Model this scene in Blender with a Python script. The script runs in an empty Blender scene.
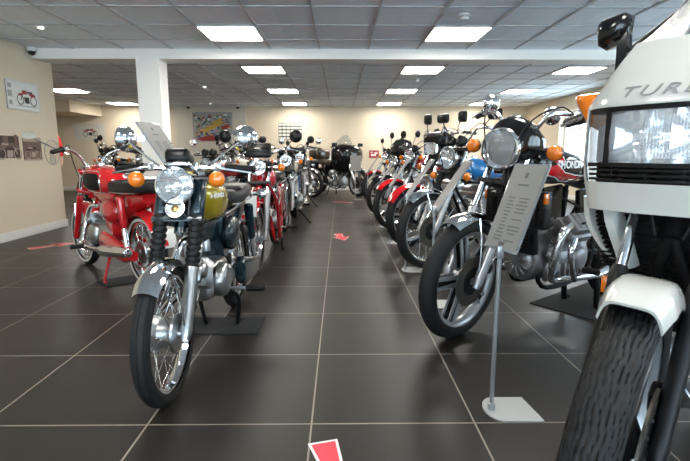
LED = 32; SKY = 10.5; EXPO = 0.06
import bpy, bmesh, math, random
from mathutils import Vector, Matrix
random.seed(7)
scene = bpy.context.scene
COL = scene.collection
PI = math.pi
def V(*a): return Vector(a)

# ------------------------------------------------------------------ materials
def mat(name, col=(.5,.5,.5), rough=.5, metal=0.0, coat=0.0, noise=0.0, nscale=30.0, rvar=0.0, bump=0.0, bscale=200.0,
        trans=0.0, emit=None, estr=0.0, spec=.5, alpha=1.0):
    m = bpy.data.materials.new(name); m.use_nodes = True
    nt = m.node_tree; b = nt.nodes['Principled BSDF']
    b.inputs['Base Color'].default_value = (*col, 1)
    b.inputs['Roughness'].default_value = rough
    b.inputs['Metallic'].default_value = metal
    b.inputs['Coat Weight'].default_value = coat
    b.inputs['Coat Roughness'].default_value = .04
    b.inputs['Transmission Weight'].default_value = trans
    b.inputs['Specular IOR Level'].default_value = spec
    b.inputs['Alpha'].default_value = alpha
    if emit:
        b.inputs['Emission Color'].default_value = (*emit, 1); b.inputs['Emission Strength'].default_value = estr
    if noise or rvar or bump:
        tc = nt.nodes.new('ShaderNodeTexCoord')
        n = nt.nodes.new('ShaderNodeTexNoise'); n.inputs['Scale'].default_value = nscale; n.inputs['Detail'].default_value = 4
        nt.links.new(tc.outputs['Object'], n.inputs['Vector'])
        if noise:
            r = nt.nodes.new('ShaderNodeMapRange')
            r.inputs['To Min'].default_value = 1-noise; r.inputs['To Max'].default_value = 1+noise
            nt.links.new(n.outputs['Fac'], r.inputs['Value'])
            mx = nt.nodes.new('ShaderNodeVectorMath'); mx.operation = 'SCALE'
            mx.inputs[0].default_value = col
            nt.links.new(r.outputs['Result'], mx.inputs['Scale'])
            nt.links.new(mx.outputs['Vector'], b.inputs['Base Color'])
        if rvar:
            r = nt.nodes.new('ShaderNodeMapRange')
            r.inputs['To Min'].default_value = max(0, rough-rvar); r.inputs['To Max'].default_value = rough+rvar
            nt.links.new(n.outputs['Fac'], r.inputs['Value']); nt.links.new(r.outputs['Result'], b.inputs['Roughness'])
        if bump:
            n2 = nt.nodes.new('ShaderNodeTexNoise'); n2.inputs['Scale'].default_value = bscale
            nt.links.new(tc.outputs['Object'], n2.inputs['Vector'])
            bp = nt.nodes.new('ShaderNodeBump'); bp.inputs['Strength'].default_value = bump; bp.inputs['Distance'].default_value = .002
            nt.links.new(n2.outputs['Fac'], bp.inputs['Height']); nt.links.new(bp.outputs['Normal'], b.inputs['Normal'])
    return m

def lens_mat(name, tint=(.95,.97,1.0), white=.18):
    """clear ribbed glass: mostly see-through, part glossy, part milky"""
    m = bpy.data.materials.new(name); m.use_nodes = True
    nt = m.node_tree; nt.nodes.clear()
    o = nt.nodes.new('ShaderNodeOutputMaterial')
    t = nt.nodes.new('ShaderNodeBsdfTransparent'); t.inputs['Color'].default_value = (*tint, 1)
    g = nt.nodes.new('ShaderNodeBsdfGlossy'); g.inputs['Roughness'].default_value = .05
    d = nt.nodes.new('ShaderNodeBsdfDiffuse'); d.inputs['Color'].default_value = (.85,.88,.9,1)
    tc = nt.nodes.new('ShaderNodeTexCoord')
    w = nt.nodes.new('ShaderNodeTexWave'); w.bands_direction = 'Y'; w.inputs['Scale'].default_value = 45; w.inputs['Distortion'].default_value = .5
    nt.links.new(tc.outputs['Object'], w.inputs['Vector'])
    bp = nt.nodes.new('ShaderNodeBump'); bp.inputs['Strength'].default_value = .35; bp.inputs['Distance'].default_value = .004
    nt.links.new(w.outputs['Fac'], bp.inputs['Height']); nt.links.new(bp.outputs['Normal'], g.inputs['Normal'])
    m1 = nt.nodes.new('ShaderNodeMixShader'); m1.inputs['Fac'].default_value = white
    nt.links.new(t.outputs[0], m1.inputs[1]); nt.links.new(d.outputs[0], m1.inputs[2])
    lw = nt.nodes.new('ShaderNodeLayerWeight'); lw.inputs['Blend'].default_value = .5
    pw = nt.nodes.new('ShaderNodeMath'); pw.operation = 'POWER'; pw.inputs[1].default_value = 4; nt.links.new(lw.outputs['Facing'], pw.inputs[0])
    f = nt.nodes.new('ShaderNodeMath'); f.operation = 'MULTIPLY_ADD'; f.inputs[1].default_value = .6; f.inputs[2].default_value = .045; nt.links.new(pw.outputs[0], f.inputs[0])
    m2 = nt.nodes.new('ShaderNodeMixShader'); nt.links.new(f.outputs[0], m2.inputs['Fac'])
    nt.links.new(m1.outputs[0], m2.inputs[1]); nt.links.new(g.outputs[0], m2.inputs[2])
    nt.links.new(m2.outputs[0], o.inputs['Surface'])
    return m

M = {}
M['chrome'] = mat('chrome', (.80,.81,.83), .07, 1, rvar=.04, nscale=12)
M['steel'] = mat('brushed_steel', (.55,.56,.58), .28, 1, rvar=.08)
M['alu'] = mat('cast_aluminium', (.44,.45,.46), .33, 1, noise=.15, nscale=18, rvar=.1)
M['alu_d'] = mat('dull_aluminium', (.30,.30,.31), .45, .9, noise=.25, nscale=22)
M['silver'] = mat('silver_paint', (.40,.41,.43), .3, .55, coat=.4)
M['rubber'] = mat('tyre_rubber', (.014,.014,.0145), .6, noise=.25, nscale=40, spec=.25)
M['blackrub'] = mat('black_rubber', (.008,.008,.0085), .5, spec=.25)
M['blackpl'] = mat('black_plastic', (.008,.008,.0085), .3, rvar=.1, spec=.25)
M['blackgl'] = mat('gloss_black_paint', (.006,.006,.007), .12, coat=.25, rvar=.03, spec=.35)
M['blackmt'] = mat('satin_black_metal', (.008,.008,.0085), .38, .2, spec=.25)
M['vinyl'] = mat('black_seat_vinyl', (.008,.008,.0085), .42, bump=.25, bscale=260, spec=.25)
M['vinyl_g'] = mat('grey_seat_vinyl', (.016,.016,.015), .45, bump=.25, bscale=260, spec=.25)
M['red'] = mat('red_paint', (.55,.008,.012), .14, coat=.9, noise=.05)
M['red_d'] = mat('dark_red_paint', (.30,.008,.014), .16, coat=.9)
M['olive'] = mat('olive_gold_paint', (.38,.28,.010), .22, .35, coat=.8, noise=.06, nscale=90)
M['teal'] = mat('dark_teal_paint', (.006,.020,.030), .25, .2, coat=.5)
M['blue'] = mat('blue_paint', (.02,.16,.42), .2, coat=.8)
M['cream'] = mat('cream_paint', (.55,.50,.38), .22, coat=.6)
M['white'] = mat('warm_white_paint', (.53,.53,.495), .2, coat=.8, noise=.02)
M['brown'] = mat('olive_brown_paint', (.055,.042,.022), .2, .2, coat=.8)
M['brownv'] = mat('brown_vinyl', (.10,.075,.055), .45, bump=.2)
M['amber'] = mat('amber_lens', (.80,.19,.006), .10, coat=1, noise=.35, nscale=70)
M['redlens'] = mat('red_lens', (.5,.01,.01), .12, coat=1)
M['lens'] = lens_mat('clear_headlight_glass')
M['lens2'] = lens_mat('ribbed_headlight_glass', white=.08)
M['disc'] = mat('dark_brake_steel', (.10,.088,.075), .38, .8)
M['lens3'] = lens_mat('frosted_headlight_glass', white=.24)
M['reflect'] = mat('headlight_reflector', (.95,.95,.95), .07, 1, bump=.3, bscale=28)
M['mirror'] = mat('mirror_glass', (.85,.86,.88), .02, 1)
M['dial'] = mat('dial_face', (.75,.75,.72), .4)
M['dialb'] = mat('black_dial_face', (.02,.02,.02), .3, coat=1)
M['plate'] = mat('white_plate', (.75,.75,.72), .4)
M['plateg'] = mat('grey_plate', (.45,.48,.48), .4)
M['whitewall'] = mat('white_wall_band', (.62,.60,.54), .55)
M['txtwhite'] = mat('white_lettering', (.85,.85,.82), .4)
M['txtgrey'] = mat('grey_lettering', (.22,.23,.225), .4)
M['gold'] = mat('brassy_metal', (.5,.36,.15), .3, 1)
M['screen'] = lens_mat('clear_screen', (.80,.82,.82), .04)
M['smoke'] = lens_mat('smoked_screen', (.55,.55,.54), .03)

# ------------------------------------------------------------------ mesh builder
def crom(pts, n=6):
    pts = [Vector(p) for p in pts]
    if len(pts) < 3: return pts
    out = []
    P = [pts[0]*2-pts[1]] + pts + [pts[-1]*2-pts[-2]]
    for i in range(1, len(P)-2):
        a, b, c, d = P[i-1], P[i], P[i+1], P[i+2]
        for k in range(n):
            t = k/n
            out.append(.5*((2*b)+(c-a)*t+(2*a-5*b+4*c-d)*t*t+(3*b-a-3*c+d)*t**3))
    out.append(pts[-1]); return out

class MB:
    def __init__(s, M=None): s.v=[]; s.f=[]; s.k=[]; s.M=M; s.m=0
    def add(s, vs, fs):
        b = len(s.v)
        for p in vs:
            p = Vector(p); s.v.append(s.M @ p if s.M is not None else p)
        for f in fs: s.f.append(tuple(b+i for i in f)); s.k.append(s.m)
        return s
    def rings(s, R, cap=True, closed=False, loop=True):
        n = len(R[0]); vs = [p for r in R for p in r]; fs = []
        L = len(R)
        for i in range(L if closed else L-1):
            j = (i+1) % L
            for a in range(n if loop else n-1):
                b = (a+1) % n
                fs.append((i*n+a, i*n+b, j*n+b, j*n+a))
        if cap and not closed:
            fs.append(tuple(range(n-1,-1,-1))); fs.append(tuple((L-1)*n+i for i in range(n)))
        return s.add(vs, fs)
    def tube(s, pts, r, n=10, smooth=0, cap=True):
        if smooth: 
            rr = r
            pts = crom(pts, smooth)
            if isinstance(rr, (list,tuple)):
                m = len(rr)-1; r = []
                for i in range(len(pts)):
                    t = i/(len(pts)-1)*m; k = min(int(t), m-1); r.append(rr[k]+(rr[k+1]-rr[k])*(t-k))
        pts = [Vector(p) for p in pts]
        N = len(pts)
        rad = list(r) if isinstance(r,(list,tuple)) else [r]*N
        T = []
        for i in range(N):
            a = pts[max(i-1,0)]; b = pts[min(i+1,N-1)]; T.append((b-a).normalized())
        up = Vector((0,0,1)) if abs(T[0].z) < .9 else Vector((0,1,0))
        u = T[0].cross(up).normalized()
        R = []
        for i in range(N):
            u = (u - T[i]*u.dot(T[i])).normalized(); w = T[i].cross(u)
            R.append([pts[i]+(u*math.cos(2*PI*k/n)+w*math.sin(2*PI*k/n))*rad[i] for k in range(n)])
        return s.rings(R, cap)
    def lathe(s, prof, o=(0,0,0), ax=(0,1,0), n=32, closed=False, cap=True, a0=0, a1=2*PI, ref=None):
        ax = Vector(ax).normalized(); o = Vector(o)
        rf = Vector(ref) if ref else (Vector((0,0,1)) if abs(ax.z) < .9 else Vector((1,0,0)))
        u = (rf-ax*rf.dot(ax)).normalized(); w = ax.cross(u)
        full = abs(a1-a0-2*PI) < 1e-6
        R = []
        for k in range(n if full else n+1):
            t = a0+(a1-a0)*k/n; d = u*math.cos(t)+w*math.sin(t)
            R.append([o+d*r+ax*h for r,h in prof])
        s.rings(R, cap=False, closed=full, loop=closed)
        if not full and cap and closed:
            pass
        return s
    def box(s, c, sz, rot=None, bev=0.0, seg=2):
        bm = bmesh.new(); bmesh.ops.create_cube(bm, size=1)
        bmesh.ops.scale(bm, vec=Vector(sz), verts=bm.verts)
        if bev: bmesh.ops.bevel(bm, geom=list(bm.edges), offset=min(bev, min(sz)*.49), segments=seg, affect='EDGES', profile=.5)
        if rot is not None: bmesh.ops.transform(bm, matrix=rot.to_4x4(), verts=bm.verts)
        c = Vector(c); bm.verts.index_update()
        s.add([v.co+c for v in bm.verts], [tuple(v.index for v in f.verts) for f in bm.faces]); bm.free()
        return s
    def ell(s, c, r, n=16, m=10, rot=None):
        c = Vector(c); R = []
        for i in range(m+1):
            t = PI*i/m; q = max(math.sin(t), 1e-4)
            ring = []
            for k in range(n):
                p = Vector((r[0]*q*math.cos(2*PI*k/n), r[1]*q*math.sin(2*PI*k/n), r[2]*math.cos(t)))
                if rot is not None: p = rot @ p
                ring.append(c+p)
            R.append(ring)
        return s.rings(R)
    def prism(s, poly, o, ux, uy, th, bev=0.0):
        o = Vector(o); ux = Vector(ux).normalized(); uy = Vector(uy).normalized(); n = ux.cross(uy)
        A = [o+ux*a+uy*b for a,b in poly]
        if bev:
            cx = sum(a for a,b in poly)/len(poly); cy = sum(b for a,b in poly)/len(poly)
            sh = []
            for a,b in poly:
                d = math.hypot(a-cx,b-cy) or 1
                sh.append(o+ux*(a-(a-cx)/d*bev)+uy*(b-(b-cy)/d*bev))
            return s.rings([[p-n*(th/2) for p in sh],[p-n*(th/2-bev) for p in A],[p+n*(th/2-bev) for p in A],[p+n*(th/2) for p in sh]])
        return s.rings([[p-n*th/2 for p in A],[p+n*th/2 for p in A]])
    def loft(s, st, n=24, ex=2.5, axis='x'):
        """stations (x, zc, half width, up, down[, y offset]) along local x"""
        R = []
        for q in st:
            x,zc,hw,hu,hd = q[:5]; yo = q[5] if len(q) > 5 else 0
            ring = []
            for k in range(n):
                t = 2*PI*k/n; c,d = math.cos(t), math.sin(t)
                y = hw*math.copysign(abs(c)**(2/ex), c); z = (hu if d > 0 else hd)*math.copysign(abs(d)**(2/ex), d)
                ring.append((x, yo+y, zc+z))
            R.append(ring)
        return s.rings(R)
    def fender(s, A, R, a0, a1, w, drop, th=.004, n=22, m=8, pw=2.2, wl=None, Rl=None):
        A = Vector(A); rings = []
        for i in range(n+1):
            t = i/n; a = math.radians(a0+(a1-a0)*t)
            ww = w*(wl(t) if wl else 1); rr = R + (Rl(t) if Rl else 0)
            d = Vector((math.cos(a),0,math.sin(a)))
            out = []; inn = []
            for j in range(m+1):
                q = -1+2*j/m
                ra = rr - drop*abs(q)**pw
                out.append(A+d*ra+Vector((0,q*ww/2,0)))
                inn.append(A+d*(ra-th)+Vector((0,q*(ww/2-th*.6),0)))
            rings.append(out+inn[::-1])
        return s.rings(rings)
    def build(s, name, mats, parent=None, sharp=38, weld=True):
        me = bpy.data.meshes.new(name)
        me.from_pydata([tuple(p) for p in s.v], [], s.f)
        mats = mats if isinstance(mats,(list,tuple)) else [mats]
        for q in mats: me.materials.append(M[q] if isinstance(q,str) else q)
        me.polygons.foreach_set('material_index', s.k)
        bm = bmesh.new(); bm.from_mesh(me)
        if weld: bmesh.ops.remove_doubles(bm, verts=bm.verts, dist=1e-5)
        bmesh.ops.recalc_face_normals(bm, faces=bm.faces)
        bm.to_mesh(me); bm.free()
        me.shade_smooth() if hasattr(me,'shade_smooth') else None
        try: me.set_sharp_from_angle(angle=math.radians(sharp))
        except Exception: pass
        o = bpy.data.objects.new(name, me); COL.objects.link(o)
        if parent is not None: o.parent = parent
        return o

def empty(name, loc, rz=0):
    o = bpy.data.objects.new(name, None); COL.objects.link(o); o.location = loc; o.rotation_euler = (0,0,rz); o.empty_display_size = .1
    return o
def tag(o, label=None, cat=None, group=None, kind=None):
    if label: o['label'] = label
    if cat: o['category'] = cat
    if group: o['group'] = group
    if kind: o['kind'] = kind
    return o
def text_mesh(body, size, extrude=.001, shear=0, space=1.0, bold=0.0):
    cu = bpy.data.curves.new('lettering','FONT'); cu.body = body; cu.size = size; cu.extrude = extrude; cu.shear = shear
    cu.align_x = 'CENTER'; cu.align_y = 'CENTER'; cu.space_character = space; cu.offset = bold; cu.resolution_u = 4
    o = bpy.data.objects.new('lettering', cu); COL.objects.link(o)
    dg = bpy.context.evaluated_depsgraph_get(); dg.update()
    me = bpy.data.meshes.new_from_object(o.evaluated_get(dg))
    vs = [v.co.copy() for v in me.vertices]; fs = [tuple(p.vertices) for p in me.polygons]
    bpy.data.objects.remove(o); bpy.data.curves.remove(cu); bpy.data.meshes.remove(me)
    return vs, fs
# ------------------------------------------------------------------ wheels
def tyre_mb(A, r, tw, tread, nu, Mx, white=False):
    mb = MB(Mx); A = Vector(A); h2 = tw*.5
    fine = tread in ('wavy','block','rib') and nu >= 96
    ns = 60 if tread == 'wavy' and fine else (40 if fine else 18)
    rings = []
    for i in range(nu):
        th = 2*PI*i/nu; ring = []
        for j in range(ns+1):
            s = -1+2*j/ns; ph = math.radians(125)*s
            y = tw/2*math.sin(ph); rad = (r-h2)+h2*math.cos(ph)
            d = 0
            if fine:
                if tread == 'rib' and abs(s) < .62:
                    q = (abs(s)*6.2) % 1.0
                    if q < .22: d = .0035
                elif tread == 'wavy' and abs(s) < .62:
                    tri = abs(((th*26/(2*PI)) % 1)*2-1)*2-1
                    q = ((s+.030*tri)*9.0+.5) % 1.0
                    if q < .27: d = .0042
                elif tread == 'block' and abs(s) < .62:
                    tri = abs(((th*34/(2*PI)) % 1)*2-1)*2-1
                    q = ((s+.05*tri)*5.5+.5) % 1.0
                    q2 = ((th*40/(2*PI))+s*1.6*(1 if s > 0 else -1)) % 1.0
                    if q < .2 or (q2 < .22 and abs(s) > .2): d = .0035
            rad -= d
            ring.append(A+Vector((rad*math.sin(th), y, rad*math.cos(th))))
        rings.append(ring)
    n = ns+1; vs = [p for R in rings for p in R]; b = len(mb.v)
    for p in vs: mb.v.append(mb.M @ p if mb.M is not None else p)
    for i in range(nu):
        k = (i+1) % nu
        for j in range(ns):
            mb.f.append((b+i*n+j, b+i*n+j+1, b+k*n+j+1, b+k*n+j))
            s = abs(-1+2*(j+.5)/ns)*125
            mb.k.append(1 if white and 82 < s < 112 else 0)
    return mb

def wheel(parent, name, A, r, tw, style='spoke', tread='rib', q=1.0, Mx=None, disc=0, drum=.06, rimmat='chrome', white=False):
    A = Vector(A); rr = r-.78*tw; hw = .40*tw
    mb = MB(Mx); n = max(24, int(56*q))
    prof = [(rr+.010,-hw),(rr+.004,-hw*.82),(rr-.012,-hw*.74),(rr-.017,-hw*.35),(rr-.022,0),(rr-.017,hw*.35),(rr-.012,hw*.74),(rr+.004,hw*.82),(rr+.010,hw),(rr+.012,hw*.5),(rr+.012,-hw*.5)]
    if style == 'star':
        prof = [(rr+.012,-hw),(rr+.004,-hw*.92),(rr-.010,-hw*.86),(rr-.024,-hw*.45),(rr-.026,0),(rr-.024,hw*.45),(rr-.010,hw*.86),(rr+.004,hw*.92),(rr+.012,hw),(rr+.014,hw*.5),(rr+.014,-hw*.5)]
    mb.lathe(prof, A, (0,1,0), n, closed=True)
    w = parent_obj = None
    if style == 'spoke':
        w = mb.build(name, M[rimmat], parent)
        h = MB(Mx)
        h.lathe([(0,-.062),(.018,-.062),(.02,-.05),(drum,-.046),(drum+.004,-.040),(drum,-.034),(drum*.8,-.02),(drum*.8,.02),(drum,.030),(drum+.004,.038),(drum,.045),(.022,.05),(.02,.062),(0,.062)], A, (0,1,0), max(16,int(28*q)))
        h.build('hub', M['alu'], w)
        if q > .3:
            s = MB(Mx); ns = 36
            for i in range(ns):
                side = 1 if i % 2 else -1; a = 2*PI*i/ns; off = .30*(1 if (i//2) % 2 else -1)
                p0 = A+Vector(((drum-.004)*math.sin(a+off*1.6), side*.036, (drum-.004)*math.cos(a+off*1.6)))
                p1 = A+Vector(((rr-.012)*math.sin(a), side*.004, (rr-.012)*math.cos(a)))
                s.tube([p0,p1], .0017 if q > .7 else .0022, 5 if q > .7 else 4, cap=False)
            s.build('wire_spokes', M['chrome'], w)
    else:
        w = mb.build(name, M['silver'], parent)
        st = MB(Mx)
        for i in range(5):
            a = 2*PI*i/5+.25; d = Vector((math.sin(a),0,math.cos(a))); t = Vector((math.cos(a),0,-math.sin(a)))
            for sy in (-1,1):
                for sg in (-1,1):
                    o = A+Vector((0,sy*.021,0))
                    st.m = 0
                    st.prism([(.04,sg*.006),(.04,sg*.030),(rr-.02,sg*.034),(rr-.02,sg*.016)], o, d, t, .007)
                st.m = 1
                st.prism([(.05,-.012),(.05,.012),(rr-.018,.020),(rr-.018,-.020)], A+Vector((0,sy*.016,0)), d, t, .004)
        st.build('star_spokes', [M['silver'], M['blackmt']], w)
        h = MB(Mx)
        h.lathe([(0,-.06),(.02,-.06),(.022,-.05),(.05,-.034),(.062,-.026),(.062,.026),(.05,.034),(.022,.05),(.02,.06),(0,.06)], A, (0,1,0), max(16,int(24*q)))
        h.build('hub', M['alu_d'], w)
    ty = tyre_mb(A, r, tw, tread if q > .6 else None, {True:168, False:int(64*max(q,.5))}[q > .6] if tread != 'wavy' else 264, Mx, white)
    ty.build('tyre', [M['rubber'], M['whitewall']], w, sharp=50)
    for sd in ([-1,1] if disc == 2 else [disc] if disc else []):
        b = MB(Mx); R = .135 if r > .3 else .11
        b.m = 0; b.lathe([(R*.55,-.003),(R,-.003),(R,.003),(R*.55,.003)], A+Vector((0,sd*.058,0)), (0,1,0), max(24,int(48*q)), closed=True)
        b.m = 1; b.lathe([(.02,-.004),(R*.6,-.002),(R*.6,.002),(.02,.004)], A+Vector((0,sd*.058,0)), (0,1,0), 24, closed=True)
        if q > .6:
            b.m = 1
            for i in range(8):
                a = 2*PI*i/8; b.ell(A+Vector((R*.5*math.sin(a), sd*.062, R*.5*math.cos(a))), (.007,.004,.007), 8, 5)
        b.build('brake_disc', [M['disc'], M['blackmt']], w)
    return w

# ------------------------------------------------------------------ motorcycle
DEF = dict(wb=1.38, rf=.32, rr=.31, twf=.085, twr=.105, rake=27, L=.76, sep=.185, steer=0, q=1.0,
    rim='spoke', rimmat='chrome', tread='rib', disc=1, drum=.06, white=False, slider='alu', upper='chrome', gaiter=False, cover=None,
    fender='chrome', fend=(50,165), fendw=.045, hl='round', hlr=.088, hlz=.88, hlx=.06, hlshell='blackgl', hlrim='chrome',
    bars='mid', barmat='chrome', mirrors='round', mirmat='blackpl', mirR=.055, mirpos=(.0,.34,.27), ind=True, indr=.030, indz=-.02, indy=.21, indmat='chrome',
    clocks=2, clockmat='blackpl', tank='red', tank2=None, tankdim=(.50,.135,.105,.10), tankz=.80, tankx=None, badge=None,
    seat='vinyl', seatz=.78, seatlen=.66, seatw=.125, side='blackgl', frame='blackmt', engine='twin', engmat='alu', exh='twin', exhmat='chrome',
    rfender='chrome', shock='chrome', stand='centre', front_plate=None, rear_plate=True, kneepad=False, sltop=.38, fclear=.028, ftype='cradle', indx=-.03, oval=False, miryaw=0, mirbase=None, cables=True, legr=1.0, standr=.012, pegx=-.12, engine_scale=1, grips='blackrub', horn=False,
    eng_x=.03, eng_z=.36, peg=True, chaincase=None, gauge=None, flyscreen=None, cowl=None, carrier=False)

def motorcycle(label, fc, a, group=None, **kw):
    c = dict(DEF); c.update(kw); q = c['q']
    ar = math.radians(a); fwd = Vector((-math.sin(ar), -math.cos(ar), 0)); wb = c['wb']
    base = Vector((fc[0], fc[1], 0)) - fwd*wb/2
    root = empty('motorcycle', base, math.atan2(fwd.y, fwd.x))
    tag(root, label, 'motorcycle', group)
    rk = math.radians(c['rake']); rf, rr = c['rf'], c['rr']
    A = Vector((wb/2, 0, rf)); B = Vector((-wb/2, 0, rr))
    u = Vector((-math.sin(rk),0,math.cos(rk))); f = Vector((math.cos(rk),0,math.sin(rk))); Yv = Vector((0,1,0))
    L = c['L']; off = .045                     # fork legs stand `off` ahead of the steering axis
    H = A - f*off                              # a point of the steering axis
    S = None
    if c['steer']:
        S = Matrix.Translation(H) @ Matrix.Rotation(math.radians(c['steer']), 4, u) @ Matrix.Translation(-H)
    nt = max(8, int(14*q)); nl = max(16, int(36*q))
    T = A + u*L                                # top of the forks
    # front wheel, forks
    wheel(root, 'front_wheel', A, rf, c['twf'], c['rim'], c['tread'], q, S, c['disc'], c['drum'], c['rimmat'], c['white'])
    for sy in (1,-1):
        o = Vector((0, sy*c['sep']/2, 0))
        g = MB(S)
        g.m = 0; sl = c['sltop']; g.tube([A+o-u*.03, A+o+u*.01, A+o+u*.03, A+o+u*(sl-.02), A+o+u*sl, A+o+u*(sl+.02)], [k_*c['legr'] for k_ in (.018,.026,.025,.026,.028,.022)], nt)
        g.m = 1; g.tube([A+o+u*sl, T+o+u*.015], .017*c['legr'], nt)
        if c['cover']:
            g.m = 2; g.tube([A+o+u*(sl+.22), A+o+u*(sl+.23), T+o-u*.03, T+o-u*.02], [.024,.031,.031,.024], nt)
        leg = g.build('fork_leg', [M[c['slider']], M[c['upper']], M[c['cover'] or 'blackmt']], root)
        if c['gaiter']:
            b = MB(S); N = 9 if q > .5 else 5; pr = [(.02,0)]
            for i in range(N): pr += [(.031,.004+i*.24/N),(.031,.012+i*.24/N),(.024,.018+i*.24/N)]
            pr.append((.02,.245)); b.lathe(pr, A+o+u*(sl-.005), u, nt+4); b.build('fork_gaiter', M['blackrub'], leg)
        if c['disc'] == sy or c['disc'] == 2:
            k = MB(S); k.box(A+o+Vector((-.10,-sy*.022,.075)), (.05,.045,.085), Matrix.Rotation(.6,3,'Y'), .01)
            k.build('brake_caliper', M['blackmt'], leg)
    k = MB(S)
    for t in (.70,.97):
        k.prism([(-c['sep']/2-.03,-.025),(c['sep']/2+.03,-.025),(c['sep']/2+.03,.02),(.03,off+.028),(-.03,off+.028),(-c['sep']/2-.03,.02)], A+u*(L*t)+f*.0, Yv, -f, .026, .005)
    k.tube([A-f*off+u*(L*.66), A-f*off+u*(L*1.0)], .026, nt)
    k.build('fork_yoke', M['blackmt' if not c['cover'] else c['cover']], root)
    # front mudguard with stays
    if c['fender']:
        a0,a1 = c['fend']; w = c['twf']+c['fendw']
        g = MB(S); g.fender(A, rf+c['fclear'], a0, a1, w, .030, .004, max(12,int(30*q)), 8, 2.4, wl=lambda t: min(1, .86+1.2*min(t,1-t)))
        g.m = 1
        for sy in (1,-1):
            for an in (a0+28, (a0+a1)/2+15, a1-12):
                d = Vector((math.cos(math.radians(an)),0,math.sin(math.radians(an))))
                p1 = A+d*(rf+.004)+Yv*sy*w*.48
                g.tube([A+Yv*sy*(c['sep']/2+.0)+d*.03+Vector((0,0,.0)), A+Yv*sy*(c['sep']/2-.005)+d*rf*.6, p1], .0045, 6, 4)
        fe = g.build('front_mudguard', [M[c['fender']], M['chrome']], root)
        if c['front_plate']:
            g = MB(S); g.box(A+Vector((rf*.62+.03,0,rf*.72+.09)), (.006,.11,.20), Matrix.Rotation(-.25,3,'Y'), .002)
            g.build('plate', M[c['front_plate']], fe)
    # headlight
    hz = c['hlz']; tz = (hz-A.z)/u.z; hx = A.x+u.x*tz + c['hlx']
    if c['hl'] == 'round':
        R = c['hlr']; o = Vector((hx,0,hz)); g = MB(S)
        g.m = 0; g.lathe([(.0,-R*1.35),(R*.45,-R*1.25),(R*.80,-R*.85),(R*.95,-R*.35),(R*.98,0)], o, (1,0,0), nl)
        g.m = 1; g.lathe([(R*.97,-.012),(R*1.05,-.010),(R*1.08,.004),(R*1.04,.016),(R*.97,.018),(R*.955,.010),(R*.955,-.004)], o, (1,0,0), nl, closed=True)
        g.m = 2; g.lathe([(.012,-R*.55),(R*.35,-R*.48),(R*.68,-R*.26),(R*.955,.006)], o, (1,0,0), nl)
        g.m = 1; g.lathe([(0,-R*.12),(.012,-R*.14),(.014,-R*.55)], o, (1,0,0), 12)
        h = g.build('headlight', [M[c['hlshell']], M[c['hlrim']], M['reflect']], root)
        g = MB(S); g.lathe([(0,R*.26),(R*.3,R*.24),(R*.6,R*.17),(R*.85,R*.07),(R*.96,.008)], o, (1,0,0), nl); g.build('lens', M['lens3' if q > .6 else 'lens'], h)
    elif c['hl'] == 'rect':
        w_,h_ = c['hlr']; o = Vector((hx,0,hz)); g = MB(S)
        def rc(x, a, b, e=7): return [(o.x+x, a*math.copysign(abs(math.cos(t))**(2/e),math.cos(t)), o.z+b*math.copysign(abs(math.sin(t))**(2/e),math.sin(t))) for t in [2*PI*k/40+PI/40 for k in range(40)]]
        g.m = 0; g.rings([rc(-.13,w_*.5,h_*.5), rc(-.10,w_*.75,h_*.75), rc(-.02,w_*.97,h_*.97), rc(0,w_,h_)])
        g.m = 1; g.rings([rc(-.006,w_*1.03,h_*1.04),rc(.012,w_*1.04,h_*1.06),rc(.016,w_*.97,h_*.95),rc(.002,w_*.95,h_*.92)], cap=False)
        g.m = 2; g.rings([rc(.004,w_*.7,h_*.7),rc(.006,w_*.95,h_*.92)], cap=True)
        h = g.build('headlight', [M[c['hlshell']], M[c['hlrim']], M['reflect']], root)
        g = MB(S); g.rings([rc(.008,w_*.95,h_*.93),rc(.020,w_*.9,h_*.85),rc(.024,w_*.4,h_*.4)]); g.build('lens', M['lens2'], h)
    if c['horn']:
        g = MB(S); o = A+u*.50+f*.052
        g.m = 0; g.lathe([(0,-.03),(.034,-.026),(.037,-.008),(.042,-.006),(.043,.002),(.040,.008),(.034,.008),(.030,.002),(.024,.001)], o, f, 28)
        g.m = 1; g.lathe([(.031,.003),(.022,.006),(.016,.003)], o, f, 28)
        g.m = 2; g.lathe([(.016,.002),(.010,.007),(0,.008)], o, f, 20)
        g.build('horn', [M['chrome'], M['dial'], M['gold']], root)
    # indicators
    def indicator(par, p, sy, dirx, Mx, stem0):
        r = c['indr']; g = MB(Mx)
        g.tube([stem0, p-Yv*sy*r*.4], .008, 8)
        g.lathe([(0,-r*1.0),(r*.55,-r*.9),(r*.95,-r*.35),(r*1.03,0),(r*.98,r*.12)], p, (dirx,0,0), max(14,int(24*q)))
        b = g.build('indicator', M[c['indmat']], par)
        l = MB(Mx); l.lathe([(r*.99,r*.02),(r*.99,r*.30),(r*.85,r*.62),(r*.5,r*.84),(0,r*.90)], p, (dirx,0,0), max(14,int(24*q))); l.build('lens', M['amber'], b)
    if c['ind']:
        for sy in (1,-1):
            iz = hz+c['indz']; p = Vector((hx+c['indx'], sy*c['indy'], iz))
            indicator(root, p, sy, 1, S, Vector((hx+c['indx']-.02, sy*c['sep']*.45, iz)))
    # handlebar, grips, levers, mirrors
    hb = T + u*.02 - f*off*.3
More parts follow.
